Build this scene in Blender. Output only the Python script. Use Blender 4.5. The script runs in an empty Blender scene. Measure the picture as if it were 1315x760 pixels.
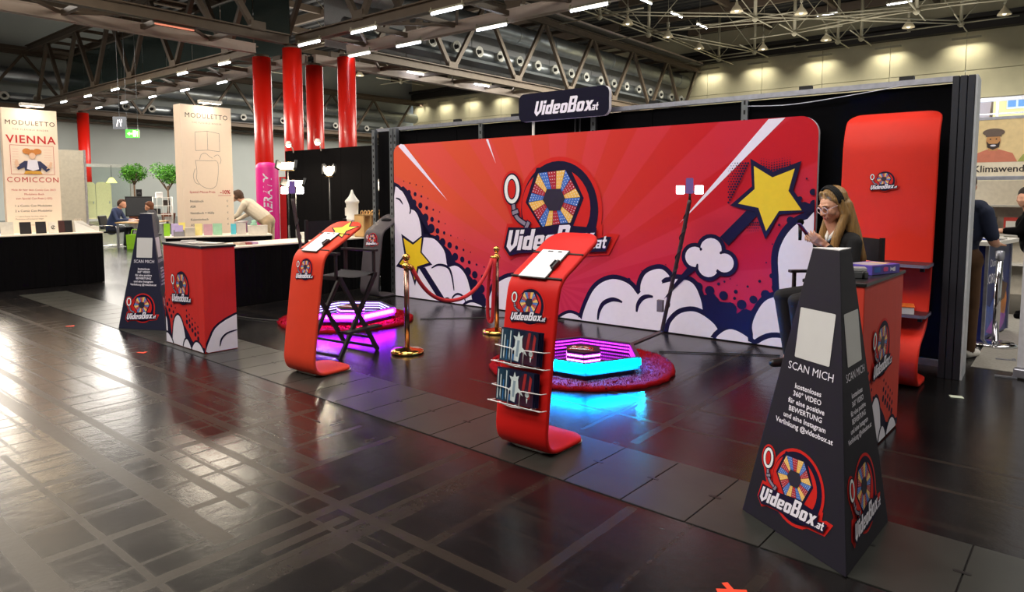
import bpy, bmesh, math, random
import numpy as np
from mathutils import Vector, Matrix
R = math.radians
random.seed(7)
SC = bpy.context.scene
COL = SC.collection

# ------------------------------------------------------------------ camera
cam_d = bpy.data.cameras.new('camera')
cam = bpy.data.objects.new('camera', cam_d)
COL.objects.link(cam)
cam.location = (0, 0, 1.6)
cam.rotation_euler = (R(90 - 4.74), 0, R(39.6))
cam_d.sensor_fit = 'HORIZONTAL'
cam_d.sensor_width = 36
cam_d.lens = 24.09
cam_d.shift_y = -0.0449
cam_d.clip_end = 300
SC.camera = cam
# ------------------------------------------------------------------ world, exposure
W = bpy.data.worlds.new('world')
SC.world = W
W.use_nodes = True
W.node_tree.nodes['Background'].inputs[0].default_value = (0.62, 0.72, 0.9, 1)
W.node_tree.nodes['Background'].inputs[1].default_value = 3.0
SC.view_settings.view_transform = 'Standard'
SC.view_settings.look = 'None'
SC.view_settings.gamma = 1
SC.view_settings.use_curve_mapping = False
SC.view_settings.exposure = 0.0
SC.cycles.max_bounces = 6
SC.cycles.diffuse_bounces = 3
SC.cycles.glossy_bounces = 4
SC.cycles.sample_clamp_indirect = 6


# ------------------------------------------------------------------ area lights for the rows of hall lamps, plus added roof fill
def area(name, loc, size, power, col=(1, 0.93, 0.84), rot=(0, 0, 0), shape='RECTANGLE', spread=180):
    d = bpy.data.lights.new(name, 'AREA')
    d.shape = shape
    d.size = size[0]
    d.size_y = size[1]
    d.energy = power
    d.color = col
    d.spread = R(spread)
    o = bpy.data.objects.new(name, d)
    COL.objects.link(o)
    o.location = loc
    o.rotation_euler = [R(a) for a in rot]
    return o


area('hall_light_aisle', (-4.5, -1.5, 8.2), (9, 4), 1050, rot=(18, 0, 0))
area('hall_light_booth', (-5.2, 5.2, 8.6), (7, 2.5), 350)
area('hall_light_left', (-14, 3, 8.2), (6, 5), 800, col=(1, .87, .70))
area('hall_light_far', (-34, 10, 6.2), (14, 9), 4600)
area('hall_light_back', (-10, 30, 9.0), (14, 16), 8500, col=(1, .96, .84))
area('hall_light_corner', (-36, 30, 9.0), (14, 16), 5200)
area('hall_light_bay', (-33, 3, 9.0), (12, 8), 1500)
area('hall_light_right', (2.5, 9, 7.5), (3, 8), 420)
area('added_roof_fill_back', (-9, 31, 8.6), (12, 12), 480, rot=(180, 0, 0))  # the four upward lights are added fill for the dark roof, without fittings
area('added_roof_fill_left', (-35, 25, 8.6), (14, 14), 900, rot=(180, 0, 0))
area('added_roof_fill_bay', (-32, 3, 8.6), (12, 8), 500, rot=(180, 0, 0))
area('added_roof_fill_aisle', (-8, 5, 8.9), (10, 8), 250, rot=(180, 0, 0))
area('lamp_row_left', (-30.5, 7.95, 7.3), (10, 1.5), 700, col=(1, .80, .54), rot=(0, 0, -10))
area('lamp_row_mid', (-18.3, 9.1, 6.2), (2.2, 1.5), 260, col=(1, .88, .7))


# ------------------------------------------------------------------ materials
def lin(c):
    return tuple((x / 255 / 12.92 if x / 255 <= 0.04045 else ((x / 255 + 0.055) / 1.055) ** 2.4) for x in c)


MATS = {}


def mat(name, rgb, rough=0.5, metal=0.0, emit=0.0, noise=0.10, scale=18.0, bump=0.0, spec=0.5, trans=0.0, coat=0.0, ecol=None, stretch=None, sheen=0.0):
    if name in MATS:
        return MATS[name]
    m = bpy.data.materials.new(name)
    MATS[name] = m
    m.use_nodes = True
    nt = m.node_tree
    N = nt.nodes
    b = N['Principled BSDF']
    c = lin(rgb)
    tc = N.new('ShaderNodeTexCoord')
    nz = N.new('ShaderNodeTexNoise')
    nz.inputs['Scale'].default_value = scale
    nz.inputs['Detail'].default_value = 4
    if stretch:
        mp = N.new('ShaderNodeMapping')
        mp.inputs['Scale'].default_value = stretch
        nt.links.new(tc.outputs['Object'], mp.inputs[0])
        nt.links.new(mp.outputs[0], nz.inputs[0])
    else:
        nt.links.new(tc.outputs['Object'], nz.inputs[0])
    mx = N.new('ShaderNodeMix')
    mx.data_type = 'RGBA'
    mx.inputs[6].default_value = tuple(max(0, x * (1 - noise * 1.6)) for x in c) + (1,)
    mx.inputs[7].default_value = tuple(min(1, x * (1 + noise * 1.6)) for x in c) + (1,)
    nt.links.new(nz.outputs[0], mx.inputs[0])
    nt.links.new(mx.outputs[2], b.inputs['Base Color'])
    b.inputs['Roughness'].default_value = rough
    b.inputs['Metallic'].default_value = metal
    b.inputs['Specular IOR Level'].default_value = spec
    if trans:
        b.inputs['Transmission Weight'].default_value = trans
        b.inputs['IOR'].default_value = 1.1
    if coat:
        b.inputs['Coat Weight'].default_value = coat
        b.inputs['Coat Roughness'].default_value = 0.1
    if sheen:
        b.inputs['Sheen Weight'].default_value = sheen
    if emit:
        b.inputs['Emission Color'].default_value = tuple(lin(ecol or rgb)) + (1,)
        b.inputs['Emission Strength'].default_value = emit
    if bump:
        bp = N.new('ShaderNodeBump')
        bp.inputs['Strength'].default_value = bump
        bp.inputs['Distance'].default_value = 0.01
        nt.links.new(nz.outputs[0], bp.inputs['Height'])
        nt.links.new(bp.outputs[0], b.inputs['Normal'])
    return m


def mnode(nt, op, a, b=None, c=None):
    n = nt.nodes.new('ShaderNodeMath')
    n.operation = op
    for i, v in enumerate((a, b, c)):
        if v is None:
            continue
        if isinstance(v, (int, float)):
            n.inputs[i].default_value = v
        else:
            nt.links.new(v, n.inputs[i])
    return n.outputs[0]


# ------------------------------------------------------------------ mesh builder
def fr(o, ex, ey):
    ex = Vector(ex).normalized()
    ey = Vector(ey).normalized()
    return (Vector(o), ex, ey, ex.cross(ey))


class MB:
    def __init__(self):
        self.v = []
        self.f = []
        self.m = []
        self.s = []

    def add(self, vs, fs, mi=0, smooth=False):
        n = len(self.v)
        self.v += [tuple(p) for p in vs]
        for f in fs:
            self.f.append([n + i for i in f])
            self.m.append(mi)
            self.s.append(smooth)
        return self

    def box(self, c, s, mi=0, rz=0.0, M=None):
        hx, hy, hz = s[0] / 2, s[1] / 2, s[2] / 2
        vs = [Vector((x, y, z)) for z in (-hz, hz) for y in (-hy, hy) for x in (-hx, hx)]
        if M is None and rz:
            M = Matrix.Rotation(rz, 3, 'Z')
        if M is not None:
            vs = [M @ v for v in vs]
        c = Vector(c)
        return self.add([v + c for v in vs], [(0, 2, 3, 1), (4, 5, 7, 6), (0, 1, 5, 4), (2, 6, 7, 3), (0, 4, 6, 2), (1, 3, 7, 5)], mi)

    def bar(self, p0, p1, w, h=None, mi=0, up=(0, 0, 1)):
        p0 = Vector(p0)
        p1 = Vector(p1)
        d = p1 - p0
        L = d.length
        z = d / L
        u = Vector(up)
        if abs(z.dot(u)) > 0.99:
            u = Vector((1, 0, 0))
        x = u.cross(z).normalized()
        y = z.cross(x)
        M = Matrix((x, y, z)).transposed()
        return self.box((p0 + p1) / 2, (w, h or w, L), mi, M=M)

    def tube(self, path, r, n=8, mi=0, closed=False, radii=None, cap=True):
        P = [Vector(p) for p in path]
        k = len(P)
        rings = []
        prev = None
        for i in range(k):
            if closed:
                t = P[(i + 1) % k] - P[i - 1]
            else:
                t = P[min(i + 1, k - 1)] - P[max(i - 1, 0)]
            t.normalize()
            if prev is None:
                a = Vector((0, 0, 1)) if abs(t.z) < 0.9 else Vector((1, 0, 0))
                x = a.cross(t).normalized()
            else:
                x = (prev - t * prev.dot(t)).normalized()
            prev = x
            y = t.cross(x)
            rr = radii[i] if radii else r
            rings.append([P[i] + (x * math.cos(2 * math.pi * j / n) + y * math.sin(2 * math.pi * j / n)) * rr for j in range(n)])
        vs = [p for rg in rings for p in rg]
        fs = []
        for i in range(k if closed else k - 1):
            a = i * n
            b = ((i + 1) % k) * n
            for j in range(n):
                fs.append((a + j, a + (j + 1) % n, b + (j + 1) % n, b + j))
        if cap and not closed:
            fs.append(tuple(range(n))[::-1])
            fs.append(tuple(range((k - 1) * n, k * n)))
        return self.add(vs, fs, mi, True)

    def cyl(self, p0, p1, r0, r1=None, n=12, mi=0):
        return self.tube([p0, p1], r0, n, mi, radii=[r0, r0 if r1 is None else r1])

    def lathe(self, prof, c=(0, 0, 0), n=20, mi=0, smooth=True):
        vs = []
        c = Vector(c)
        for r, z in prof:
            for j in range(n):
                a = 2 * math.pi * j / n
                vs.append(c + Vector((r * math.cos(a), r * math.sin(a), z)))
        fs = []
        for i in range(len(prof) - 1):
            for j in range(n):
                fs.append((i * n + j, i * n + (j + 1) % n, (i + 1) * n + (j + 1) % n, (i + 1) * n + j))
        fs.append(tuple(range(n))[::-1])
        fs.append(tuple(range((len(prof) - 1) * n, len(prof) * n)))
        return self.add(vs, fs, mi, smooth)

    def ball(self, c, r, n=10, mi=0, sc=(1, 1, 1)):
        vs = []
        fs = []
        m = max(4, n // 2 + 1)
        for i in range(m + 1):
            t = math.pi * i / m
            for j in range(n):
                a = 2 * math.pi * j / n
                vs.append((c[0] + r * sc[0] * math.sin(t) * math.cos(a), c[1] + r * sc[1] * math.sin(t) * math.sin(a), c[2] + r * sc[2] * math.cos(t)))
        for i in range(m):
            for j in range(n):
                fs.append((i * n + j, (i + 1) * n + j, (i + 1) * n + (j + 1) % n, i * n + (j + 1) % n))
        return self.add(vs, fs, mi, True)

    def poly(self, pts, F, off=0.0, mi=0):
        o, ex, ey, ez = F
        vs = [o + ex * p[0] + ey * p[1] + ez * off for p in pts]
        a = sum(pts[i - 1][0] * pts[i][1] - pts[i][0] * pts[i - 1][1] for i in range(len(pts)))
        idx = list(range(len(pts)))
        return self.add(vs, [idx if a > 0 else idx[::-1]], mi)

    def prism(self, pts, F, h0, h1, mi=0, side=None):
        o, ex, ey, ez = F
        a = sum(pts[i - 1][0] * pts[i][1] - pts[i][0] * pts[i - 1][1] for i in range(len(pts)))
        if a < 0:
            pts = pts[::-1]
        n = len(pts)
        lo = [o + ex * p[0] + ey * p[1] + ez * h0 for p in pts]
        hi = [o + ex * p[0] + ey * p[1] + ez * h1 for p in pts]
        self.add(lo + hi, [list(range(n))[::-1], list(range(n, 2 * n))], mi)
        return self.add(lo + hi, [(i, (i + 1) % n, n + (i + 1) % n, n + i) for i in range(n)], mi if side is None else side)

    def mesh(self, name, mats):
        me = bpy.data.meshes.new(name)
        me.from_pydata(self.v, [], self.f)
        for m in (mats if isinstance(mats, (list, tuple)) else [mats]):
            me.materials.append(m)
        me.polygons.foreach_set('material_index', self.m)
        me.polygons.foreach_set('use_smooth', self.s)
        me.update()
        return me

    def build(self, name, mats, parent=None, loc=None, rz=0.0, bevel=0.0):
        o = bpy.data.objects.new(name, self.mesh(name, mats))
        COL.objects.link(o)
        if parent is not None:
            o.parent = parent
        if loc is not None:
            o.location = loc
        o.rotation_euler.z = rz
        if bevel:
            b = o.modifiers.new('bevel', 'BEVEL')
            b.width = bevel
            b.segments = 2
            b.limit_method = 'ANGLE'
        return o


def link(name, me, parent=None, M=None):
    o = bpy.data.objects.new(name, me)
    COL.objects.link(o)
    if parent is not None:
        o.parent = parent
    if M is not None:
        o.matrix_local = M
    return o


def FM(F, s=1.0):
    o, ex, ey, ez = F
    M = Matrix.Identity(4)
    for i in range(3):
        M[i][0] = ex[i] * s
        M[i][1] = -ez[i] * s
        M[i][2] = ey[i] * s
        M[i][3] = o[i]
    return M


def tag(o, label, cat, group=None):
    o['label'] = label
    o['category'] = cat
    if group:
        o['group'] = group
    return o


def thing(name, label, cat, loc=(0, 0, 0), rz=0.0, group=None):
    o = bpy.data.objects.new(name, None)
    COL.objects.link(o)
    o.location = loc
    o.rotation_euler.z = rz
    o.empty_display_size = 0.1
    return tag(o, label, cat, group)


def struct(o):
    o['kind'] = 'structure'
    return o


def copy_tree(o, parent=None):
    c = o.copy()
    COL.objects.link(c)
    c.parent = parent
    for ch in list(o.children):
        copy_tree(ch, c)
    return c


def copy_thing(o, label, loc, rz=None):
    c = copy_tree(o)
    c.location = loc
    if rz is not None:
        c.rotation_euler.z = rz
    c['label'] = label
    return c


def smooth_path(pts, k=4, closed=False):
    P = [np.array(p, float) for p in pts]
    n = len(P)
    out = []
    rng = n if closed else n - 1
    for i in range(rng):
        p0 = P[i - 1] if (closed or i > 0) else P[i]
        p1 = P[i]
        p2 = P[(i + 1) % n]
        p3 = P[(i + 2) % n] if (closed or i + 2 < n) else P[(i + 1) % n]
        for j in range(k):
            t = j / k
            out.append(tuple(0.5 * (2 * p1 + (p2 - p0) * t + (2 * p0 - 5 * p1 + 4 * p2 - p3) * t * t + (3 * p1 - p0 - 3 * p2 + p3) * t ** 3)))
    if not closed:
        out.append(tuple(P[-1]))
    return out


def rrect(x0, y0, x1, y1, r, n=5):
    out = []
    for cx, cy, a0 in ((x1 - r, y0 + r, -90), (x1 - r, y1 - r, 0), (x0 + r, y1 - r, 90), (x0 + r, y0 + r, 180)):
        for i in range(n + 1):
            a = R(a0 + 90 * i / n)
            out.append((cx + r * math.cos(a), cy + r * math.sin(a)))
    return out


def circ(cx, cy, rx, ry=None, n=24, a0=0, a1=360):
    ry = rx if ry is None else ry
    full = abs(a1 - a0) >= 360
    return [(cx + rx * math.cos(R(a0 + (a1 - a0) * i / (n if full else n - 1))), cy + ry * math.sin(R(a0 + (a1 - a0) * i / (n if full else n - 1)))) for i in range(n)]


def offset_poly(pts, d):
    n = len(pts)
    a = sum(pts[i - 1][0] * pts[i][1] - pts[i][0] * pts[i - 1][1] for i in range(n))
    s = 1 if a > 0 else -1
    out = []
    for i in range(n):
        p0 = np.array(pts[i - 1])
        p1 = np.array(pts[i])
        p2 = np.array(pts[(i + 1) % n])
        e0 = p1 - p0
        e1 = p2 - p1
        n0 = np.array((e0[1], -e0[0])) / (np.hypot(*e0) + 1e-9)
        n1 = np.array((e1[1], -e1[0])) / (np.hypot(*e1) + 1e-9)
        b = n0 + n1
        L = np.hypot(*b)
        b = b / L if L > 1e-6 else n0
        k = min(1.7, 1 / max(0.3, float(b @ n0)))
        out.append(tuple(p1 + b * s * d * k))
    return out


def stroke(pts, w, taper=False):
    P = [np.array(p, float) for p in pts]
    n = len(P)
    l = []
    r = []
    for i in range(n):
        t = P[min(i + 1, n - 1)] - P[max(i - 1, 0)]
        t = t / (np.hypot(*t) + 1e-9)
        nn = np.array((-t[1], t[0]))
        ww = w / 2 * ((0.35 + 0.65 * math.sin(math.pi * min(1, (i + .4) / (n - .2)))) if taper else 1)
        l.append(tuple(P[i] + nn * ww))
        r.append(tuple(P[i] - nn * ww))
    return l + r[::-1]


def text_mesh(s, size, m, align='CENTER', shear=0.0, bold=0.0, space=1.0):
    cu = bpy.data.curves.new('text', 'FONT')
    cu.body = s
    cu.size = size
    cu.align_x = align
    cu.shear = shear
    cu.offset = bold
    cu.space_character = space
    cu.resolution_u = 2
    ob = bpy.data.objects.new('text', cu)
    COL.objects.link(ob)
    dg = bpy.context.evaluated_depsgraph_get()
    me = bpy.data.meshes.new_from_object(ob.evaluated_get(dg))
    bpy.data.objects.remove(ob)
    bpy.data.curves.remove(cu)
    me.materials.clear()
    me.materials.append(m)
    # text lies in xy; turn to xz facing -y
    for v in me.vertices:
        x, y, z = v.co
        v.co = (x, 0, y)
    return me


def put_text(parent, F, s, size, m, off=0.001, name='lettering', **k):
    o, ex, ey, ez = F
    G = (o + ez * off, ex, ey, ez)
    return link(name, text_mesh(s, size, m, **k), parent, FM(G))


# shared materials
NAVY = mat('navy_print', (20, 15, 46), .6, noise=.08, spec=.2)
WHITE = mat('white_print', (236, 232, 245), .5, noise=.03)
YEL = mat('yellow_print', (238, 200, 36), .5, noise=.04)
RED = mat('red_print', (206, 34, 28), .6, noise=.06, spec=.25)
BLK = mat('black_fabric', (10, 9, 11), .9, noise=.3, spec=.06)
BLKP = mat('black_plastic', (14, 14, 16), .4, noise=.2)
STEEL = mat('galvanised_steel', (150, 155, 160), .32, metal=.9, noise=.25, scale=6)
ALU = mat('aluminium_frame', (176, 178, 190), .38, metal=.8, noise=.2)
CHROME = mat('chrome', (220, 220, 225), .12, metal=1)
GOLD = mat('polished_gold', (226, 176, 96), .14, metal=1, noise=.05)
WPLAST = mat('white_plastic', (225, 222, 215), .45, noise=.04)
CREAM = mat('cream_board', (244, 226, 204), .6, noise=.03)
SKIN = mat('skin', (214, 160, 132), .5, noise=.06, scale=40)


# ================================================================== FLOOR
def floor_mat():
    m = bpy.data.materials.new('black_hall_floor')
    m.use_nodes = True
    nt = m.node_tree
    N = nt.nodes
    L = nt.links
    b = N['Principled BSDF']
    tc = N.new('ShaderNodeTexCoord')
    sp = N.new('ShaderNodeSeparateXYZ')
    L.new(tc.outputs['Object'], sp.inputs[0])

    def noise(scale, detail=4, st=None, rough=.6):
        n = N.new('ShaderNodeTexNoise')
        n.inputs['Scale'].default_value = scale
        n.inputs['Detail'].default_value = detail
        n.inputs['Roughness'].default_value = rough
        if st:
            mp = N.new('ShaderNodeMapping')
            mp.inputs['Scale'].default_value = st
            L.new(tc.outputs['Object'], mp.inputs[0])
            L.new(mp.outputs[0], n.inputs[0])
        else:
            L.new(tc.outputs['Object'], n.inputs[0])
        return n.outputs[0]

    def step(v, a, c):
        r = N.new('ShaderNodeMapRange')
        r.interpolation_type = 'SMOOTHSTEP'
        L.new(v, r.inputs[0])
        r.inputs[1].default_value = a
        r.inputs[2].default_value = c
        return r.outputs[0]

    SX, SY = sp.outputs[0], sp.outputs[1]
    big = noise(.35, 3)
    patch = noise(.9, 3)
    fine = noise(40, 6)
    wob = noise(6, 2)

    def lines(co, period, offs, width, gate_lo, gate, soft=.008):
        x = mnode(nt, 'ADD', co, offs)
        x = mnode(nt, 'ADD', x, mnode(nt, 'MULTIPLY', mnode(nt, 'SUBTRACT', wob, .5), .02))
        fpart = mnode(nt, 'SUBTRACT', mnode(nt, 'FRACT', mnode(nt, 'DIVIDE', x, period)), .5)
        d = mnode(nt, 'MULTIPLY', mnode(nt, 'ABSOLUTE', fpart), period)
        s = mnode(nt, 'SUBTRACT', 1.0, step(d, width - soft, width + soft))
        return mnode(nt, 'MULTIPLY', s, step(gate, gate_lo, gate_lo + .12))

    g1 = noise(.5, 2, (1, .25, 1))
    g2 = noise(.5, 2, (.25, 1, 1))
    ls = [lines(sp.outputs[0], 1.27, .31, .03, .46, g1), lines(sp.outputs[0], .83, .12, .012, .5, g1), lines(sp.outputs[0], 2.9, 1.1, .06, .42, g1),
          lines(sp.outputs[1], 1.13, .17, .03, .46, g2), lines(sp.outputs[1], .71, .4, .011, .52, g2), lines(sp.outputs[1], 2.3, .9, .05, .44, g2), lines(sp.outputs[1], .19, .05, .006, .58, patch)]
    tot = ls[0]
    for q in ls[1:]:
        tot = mnode(nt, 'MAXIMUM', tot, q)
    tot = mnode(nt, 'MULTIPLY', tot, mnode(nt, 'SUBTRACT', 1.0, mnode(nt, 'MULTIPLY', step(SY, 3.7, 3.8), .5)))
    tot = mnode(nt, 'MULTIPLY', tot, mnode(nt, 'MULTIPLY', mnode(nt, 'ADD', .25, mnode(nt, 'MULTIPLY', fine, 1.0)), mnode(nt, 'ADD', .45, mnode(nt, 'MULTIPLY', step(noise(4.5, 5, None, .7), .38, .62), .6))))
    def one(co, v, hw, oc, lo, hi, soft=.007):
        x = mnode(nt, 'ADD', mnode(nt, 'SUBTRACT', co, v), mnode(nt, 'MULTIPLY', mnode(nt, 'SUBTRACT', wob, .5), .015))
        q = mnode(nt, 'SUBTRACT', 1.0, step(mnode(nt, 'ABSOLUTE', x), hw - soft, hw + soft))
        return mnode(nt, 'MULTIPLY', q, mnode(nt, 'MULTIPLY', step(oc, lo - .02, lo + .02), mnode(nt, 'SUBTRACT', 1.0, step(oc, hi - .02, hi + .02))))

    for v, hw, lo, hi in ((-2.86, .036, .5, 3.0), (-2.63, .02, .5, 3.0), (-2.72, .032, 1.55, 2.0), (-1.68, .03, .5, 3.0), (-2.13, .03, 3.8, 7), (-2.53, .016, 3.8, 7), (-3.4, .03, .8, 2.9), (-3.75, .02, .8, 2.9), (-4.3, .03, .5, 2.9), (-1.2, .02, 4, 7), (-3.05, .012, .8, 2.2)):
        tot = mnode(nt, 'MAXIMUM', tot, one(SX, v, hw, SY, lo, hi))
    for v, hw, lo, hi in ((2.06, .03, -4.6, -1.5), (1.88, .014, -4.6, -1.6), (1.15, .018, -5, -2.3), (1.50, .05, -9, -2.95), (1.74, .03, -9, -3.2), (2.30, .035, -10, -3.4), (2.68, .03, -13, -5), (4.25, .018, -4, 2), (4.7, .02, -3, 2), (.86, .05, -5, -1.9)):
        tot = mnode(nt, 'MAXIMUM', tot, one(SY, v, hw, SX, lo, hi))
    leftz = mnode(nt, 'MULTIPLY', step(mnode(nt, 'MULTIPLY', SX, -1.0), 2.6, 4.6), mnode(nt, 'SUBTRACT', 1.0, step(SY, 2.8, 3.1)))
    fl1 = lines(SX, .21, .03, .014, .44, noise(1.1, 3, (1, .3, 1)))
    fl2 = lines(SY, .17, .05, .012, .44, noise(1.1, 3, (.3, 1, 1)))
    tot = mnode(nt, 'MAXIMUM', tot, mnode(nt, 'MULTIPLY', mnode(nt, 'MAXIMUM', fl1, fl2), mnode(nt, 'ADD', .25, mnode(nt, 'MULTIPLY', leftz, .65))))
    scr = step(noise(3, 8, (1, 7, 1), .75), .66, .72)
    dust = mnode(nt, 'ADD', mnode(nt, 'MULTIPLY', step(patch, .45, .7), .2), mnode(nt, 'MULTIPLY', leftz, .3))
    wear = mnode(nt, 'MINIMUM', mnode(nt, 'ADD', mnode(nt, 'ADD', mnode(nt, 'MULTIPLY', tot, .62), mnode(nt, 'MULTIPLY', scr, .18)), dust), 1.0)
    mx = N.new('ShaderNodeMix')
    mx.data_type = 'RGBA'
    mx.inputs[6].default_value = (.0055, .0052, .006, 1)
    mx.inputs[7].default_value = (.030, .0235, .018, 1)
    L.new(wear, mx.inputs[0])
    L.new(mx.outputs[2], b.inputs['Base Color'])
    rg = mnode(nt, 'ADD', .155, mnode(nt, 'ADD', mnode(nt, 'MULTIPLY', tot, .09), mnode(nt, 'MULTIPLY', patch, .12)))
    L.new(rg, b.inputs['Roughness'])
    L.new(mnode(nt, 'SUBTRACT', .44, mnode(nt, 'MULTIPLY', tot, .2)), b.inputs['Specular IOR Level'])
    bp = N.new('ShaderNodeBump')
    bp.inputs['Strength'].default_value = .10
    bp.inputs['Distance'].default_value = .01
    L.new(mnode(nt, 'ADD', mnode(nt, 'MULTIPLY', noise(14, 4), .9), mnode(nt, 'MULTIPLY', fine, .25)), bp.inputs['Height'])
    L.new(bp.outputs[0], b.inputs['Normal'])
    return m


fl = struct(MB().box((-20, 17, -.05), (62, 62, .1)).build('floor', floor_mat()))
PLATE = mat('grey_floor_plate', (46, 47, 44), .34, noise=.25, scale=5, bump=.05, spec=.4)
# cable-duct cover plates let into the floor, about .63 m pitch along a strip turned 1.4 degrees
pa = R(-1.3)
pd = Vector((math.cos(pa), math.sin(pa), 0))
pn = Vector((-math.sin(pa), math.cos(pa), 0))
p0 = Vector((-3.06, 3.05, 0))
edges = [-1.405 + .3665 * i for i in range(-31, 14)]
for i in range(len(edges) - 1):
    a, c = edges[i] + .004, edges[i + 1] - .004
    q0 = p0 + pd * (a + 3.06 - 0) + Vector((0, 0, 0))
    q1 = p0 + pd * (c + 3.06)
    b = MB().prism([(0, .01), ((q1 - q0).length, .01), ((q1 - q0).length, .66), (0, .66)], fr(q0, pd, pn), -.004, .0045)
    b.build('floor_plate', PLATE, fl)
    sl = p0 + pd * (c + 3.06) + pn * .36
    MB().prism(rrect(-.035, -.011, .035, .011, .01, 2), fr(sl, pd, pn), .003, .006).build('plate_slot', BLKP, fl)

# ================================================================== WALLS, CEILING
CONC = mat('raw_concrete', (204, 196, 164), .85, noise=.12, scale=1.2)
GREYW = mat('grey_wall_paint', (176, 182, 178), .7, noise=.05, scale=.6)
DARKW = mat('dark_void', (30, 30, 32), .9, noise=.2)
ROOF = mat('dark_roof_deck', (54, 54, 54), .7, noise=.2, scale=1.5)
BEAM = mat('dark_brown_steel', (106, 92, 78), .5, noise=.15, scale=3, metal=.2)
BEAMP = mat('pale_lit_steel', (196, 180, 168), .55, noise=.1, scale=3)  # far beams: tube light painted into the brown steel; catwalk rail shares it
wb = MB().box((-33.5, 44.3, 3.3), (30.5, .4, 6.6)).box((-12.2, 44.3, 3.3), (14.5, .4, 6.6)).box((-24, 44.3, 11.6), (50, .4, 3.0))
wb.box((4.8, 44.3, 3.3), (9.6, .4, 6.6)).box((-2.5, 44.3, 1.2), (5, .4, 2.4))
wall_back = struct(wb.build('wall_back', CONC))
x = -48.4
k = 0
while x < 8:
    for z0, z1 in ((6.62, 8.08), (8.11, 10.1)):
        MB().box((x + 1.8, 44.15, (z0 + z1) / 2), (3.58, .3, z1 - z0)).build('wall_panel', CONC, wall_back)
    x += 3.61
struct(MB().box((-23, 43.7, 10.35), (50, .5, .5)).box((-23, 43.5, 10.75), (50, .7, .2)).build('trim_1', mat('dark_wall_beam', (44, 40, 36), .6)))
struct(MB().box((-48.75, 18, 6.25), (.3, 53, 12.5)).build('wall_left', GREYW))
struct(MB().box((-48.4, 18, 6.4), (.4, 53, .25)).box((-48.4, 18, 6.05), (.3, 53, .12)).box((-48.4, 18, 9.95), (.6, 53, .4)).build('trim_2', BEAM))
struct(MB().box((10.35, 16, 6.2), (.3, 57, 12.4)).build('wall_right', GREYW))
struct(MB().box((-19, -12.4, 6.2), (60, .3, 12.4)).build('wall_front', GREYW))
# roof: ribbed metal deck, ribs along x
rb = MB()
yy = -12.6
vs = []
while yy < 45:
    for dy, z in ((0, 12.3), (.28, 12.3), (.33, 12.12), (.61, 12.12)):
        vs += [(-49, yy + dy, z), (10.4, yy + dy, z)]
    yy += .66
rb.add(vs, [(2 * i, 2 * i + 1, 2 * i + 3, 2 * i + 2) for i in range(len(vs) // 2 - 1)])
ceil = struct(rb.build('ceiling', ROOF))
for yb in (-4, 3.5, 8.5, 19.5, 24, 28.5, 33, 37.5, 41.5):
    MB().box((-35.4, yb, 11.8), (26, .22, .45)).box((-5, yb, 11.8), (29.5, .22, .45)).build('roof_purlin', BEAM, ceil)
for xb in (-44, -39, -34, -29, -24.5, -15.5, -11, -6.5, -2, 2.5):
    MB().box((xb, 18, 11.95), (.2, 53, .35)).build('roof_purlin', BEAM, ceil)
# window of the back wall with the street behind it
GLASS = mat('window_glass', (235, 242, 245), .02, trans=1.0, noise=0, spec=.3)
win = struct(MB().box((-2.5, 44.25, 6.5), (5, .2, .2)).box((-2.5, 44.25, 2.5), (5, .2, .2)).build('window_1', ALU))
for wx in (-4.95, -3.6, -2.3, -1.0, -.05):
    MB().box((wx, 44.25, 4.5), (.12, .16, 4)).build('window_mullion', ALU, win)
for wz in (3.8, 5.25, 5.75):
    MB().box((-2.5, 44.25, wz), (5, .1, .08)).build('window_transom', ALU, win)
MB().box((-2.5, 44.25, 4.5), (4.9, .02, 3.9)).build('window_pane', GLASS, win)

h = thing('street_house', 'yellow house with white framed window and grey roof seen through the glass', 'building', (-1.1, 68, 0))
hm = MB().box((0, 0, 6), (9, 5, 12))
hm.build('facade', mat('yellow_render', (240, 212, 140), .9), h)
MB().add([(-4.8, -3, 12), (4.8, -3, 12), (4.8, 3, 12), (-4.8, 3, 12), (-4.8, 0, 14.5), (4.8, 0, 14.5)], [(0, 1, 5, 4), (3, 4, 5, 2), (0, 4, 3), (1, 2, 5), (0, 3, 2, 1)]).build('roof', mat('roof_tiles', (150, 120, 112), .8), h)
for wx in (-3, -.6, 1.8):
    for wz in (2.2, 5.6, 9.0):
        f = MB().box((wx, -2.52, wz), (1.3, .1, 1.9)).build('window', WPLAST, h)
        for px_ in (-.32, .32):
            for pz in (-.45, .45):
                MB().box((wx + px_, -2.58, wz + pz), (.5, .03, .72)).build('pane', mat('house_pane', (110, 150, 190), .1), f)
h2 = thing('street_house', 'pale house with a pinkish grey roof behind the hall window', 'building', (-10.3, 70, 0))
MB().box((0, 0, 3.6), (8, 5, 7.2)).build('facade', mat('pale_render', (220, 214, 205), .9), h2)
MB().add([(-4.3, -3, 7.2), (4.3, -3, 7.2), (4.3, 3, 7.2), (-4.3, 3, 7.2), (-4.3, 0, 10.5), (4.3, 0, 10.5)], [(0, 1, 5, 4), (3, 4, 5, 2), (0, 4, 3), (1, 2, 5), (0, 3, 2, 1)]).build('roof', mat('pink_roof', (190, 170, 168), .8), h2)

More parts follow.
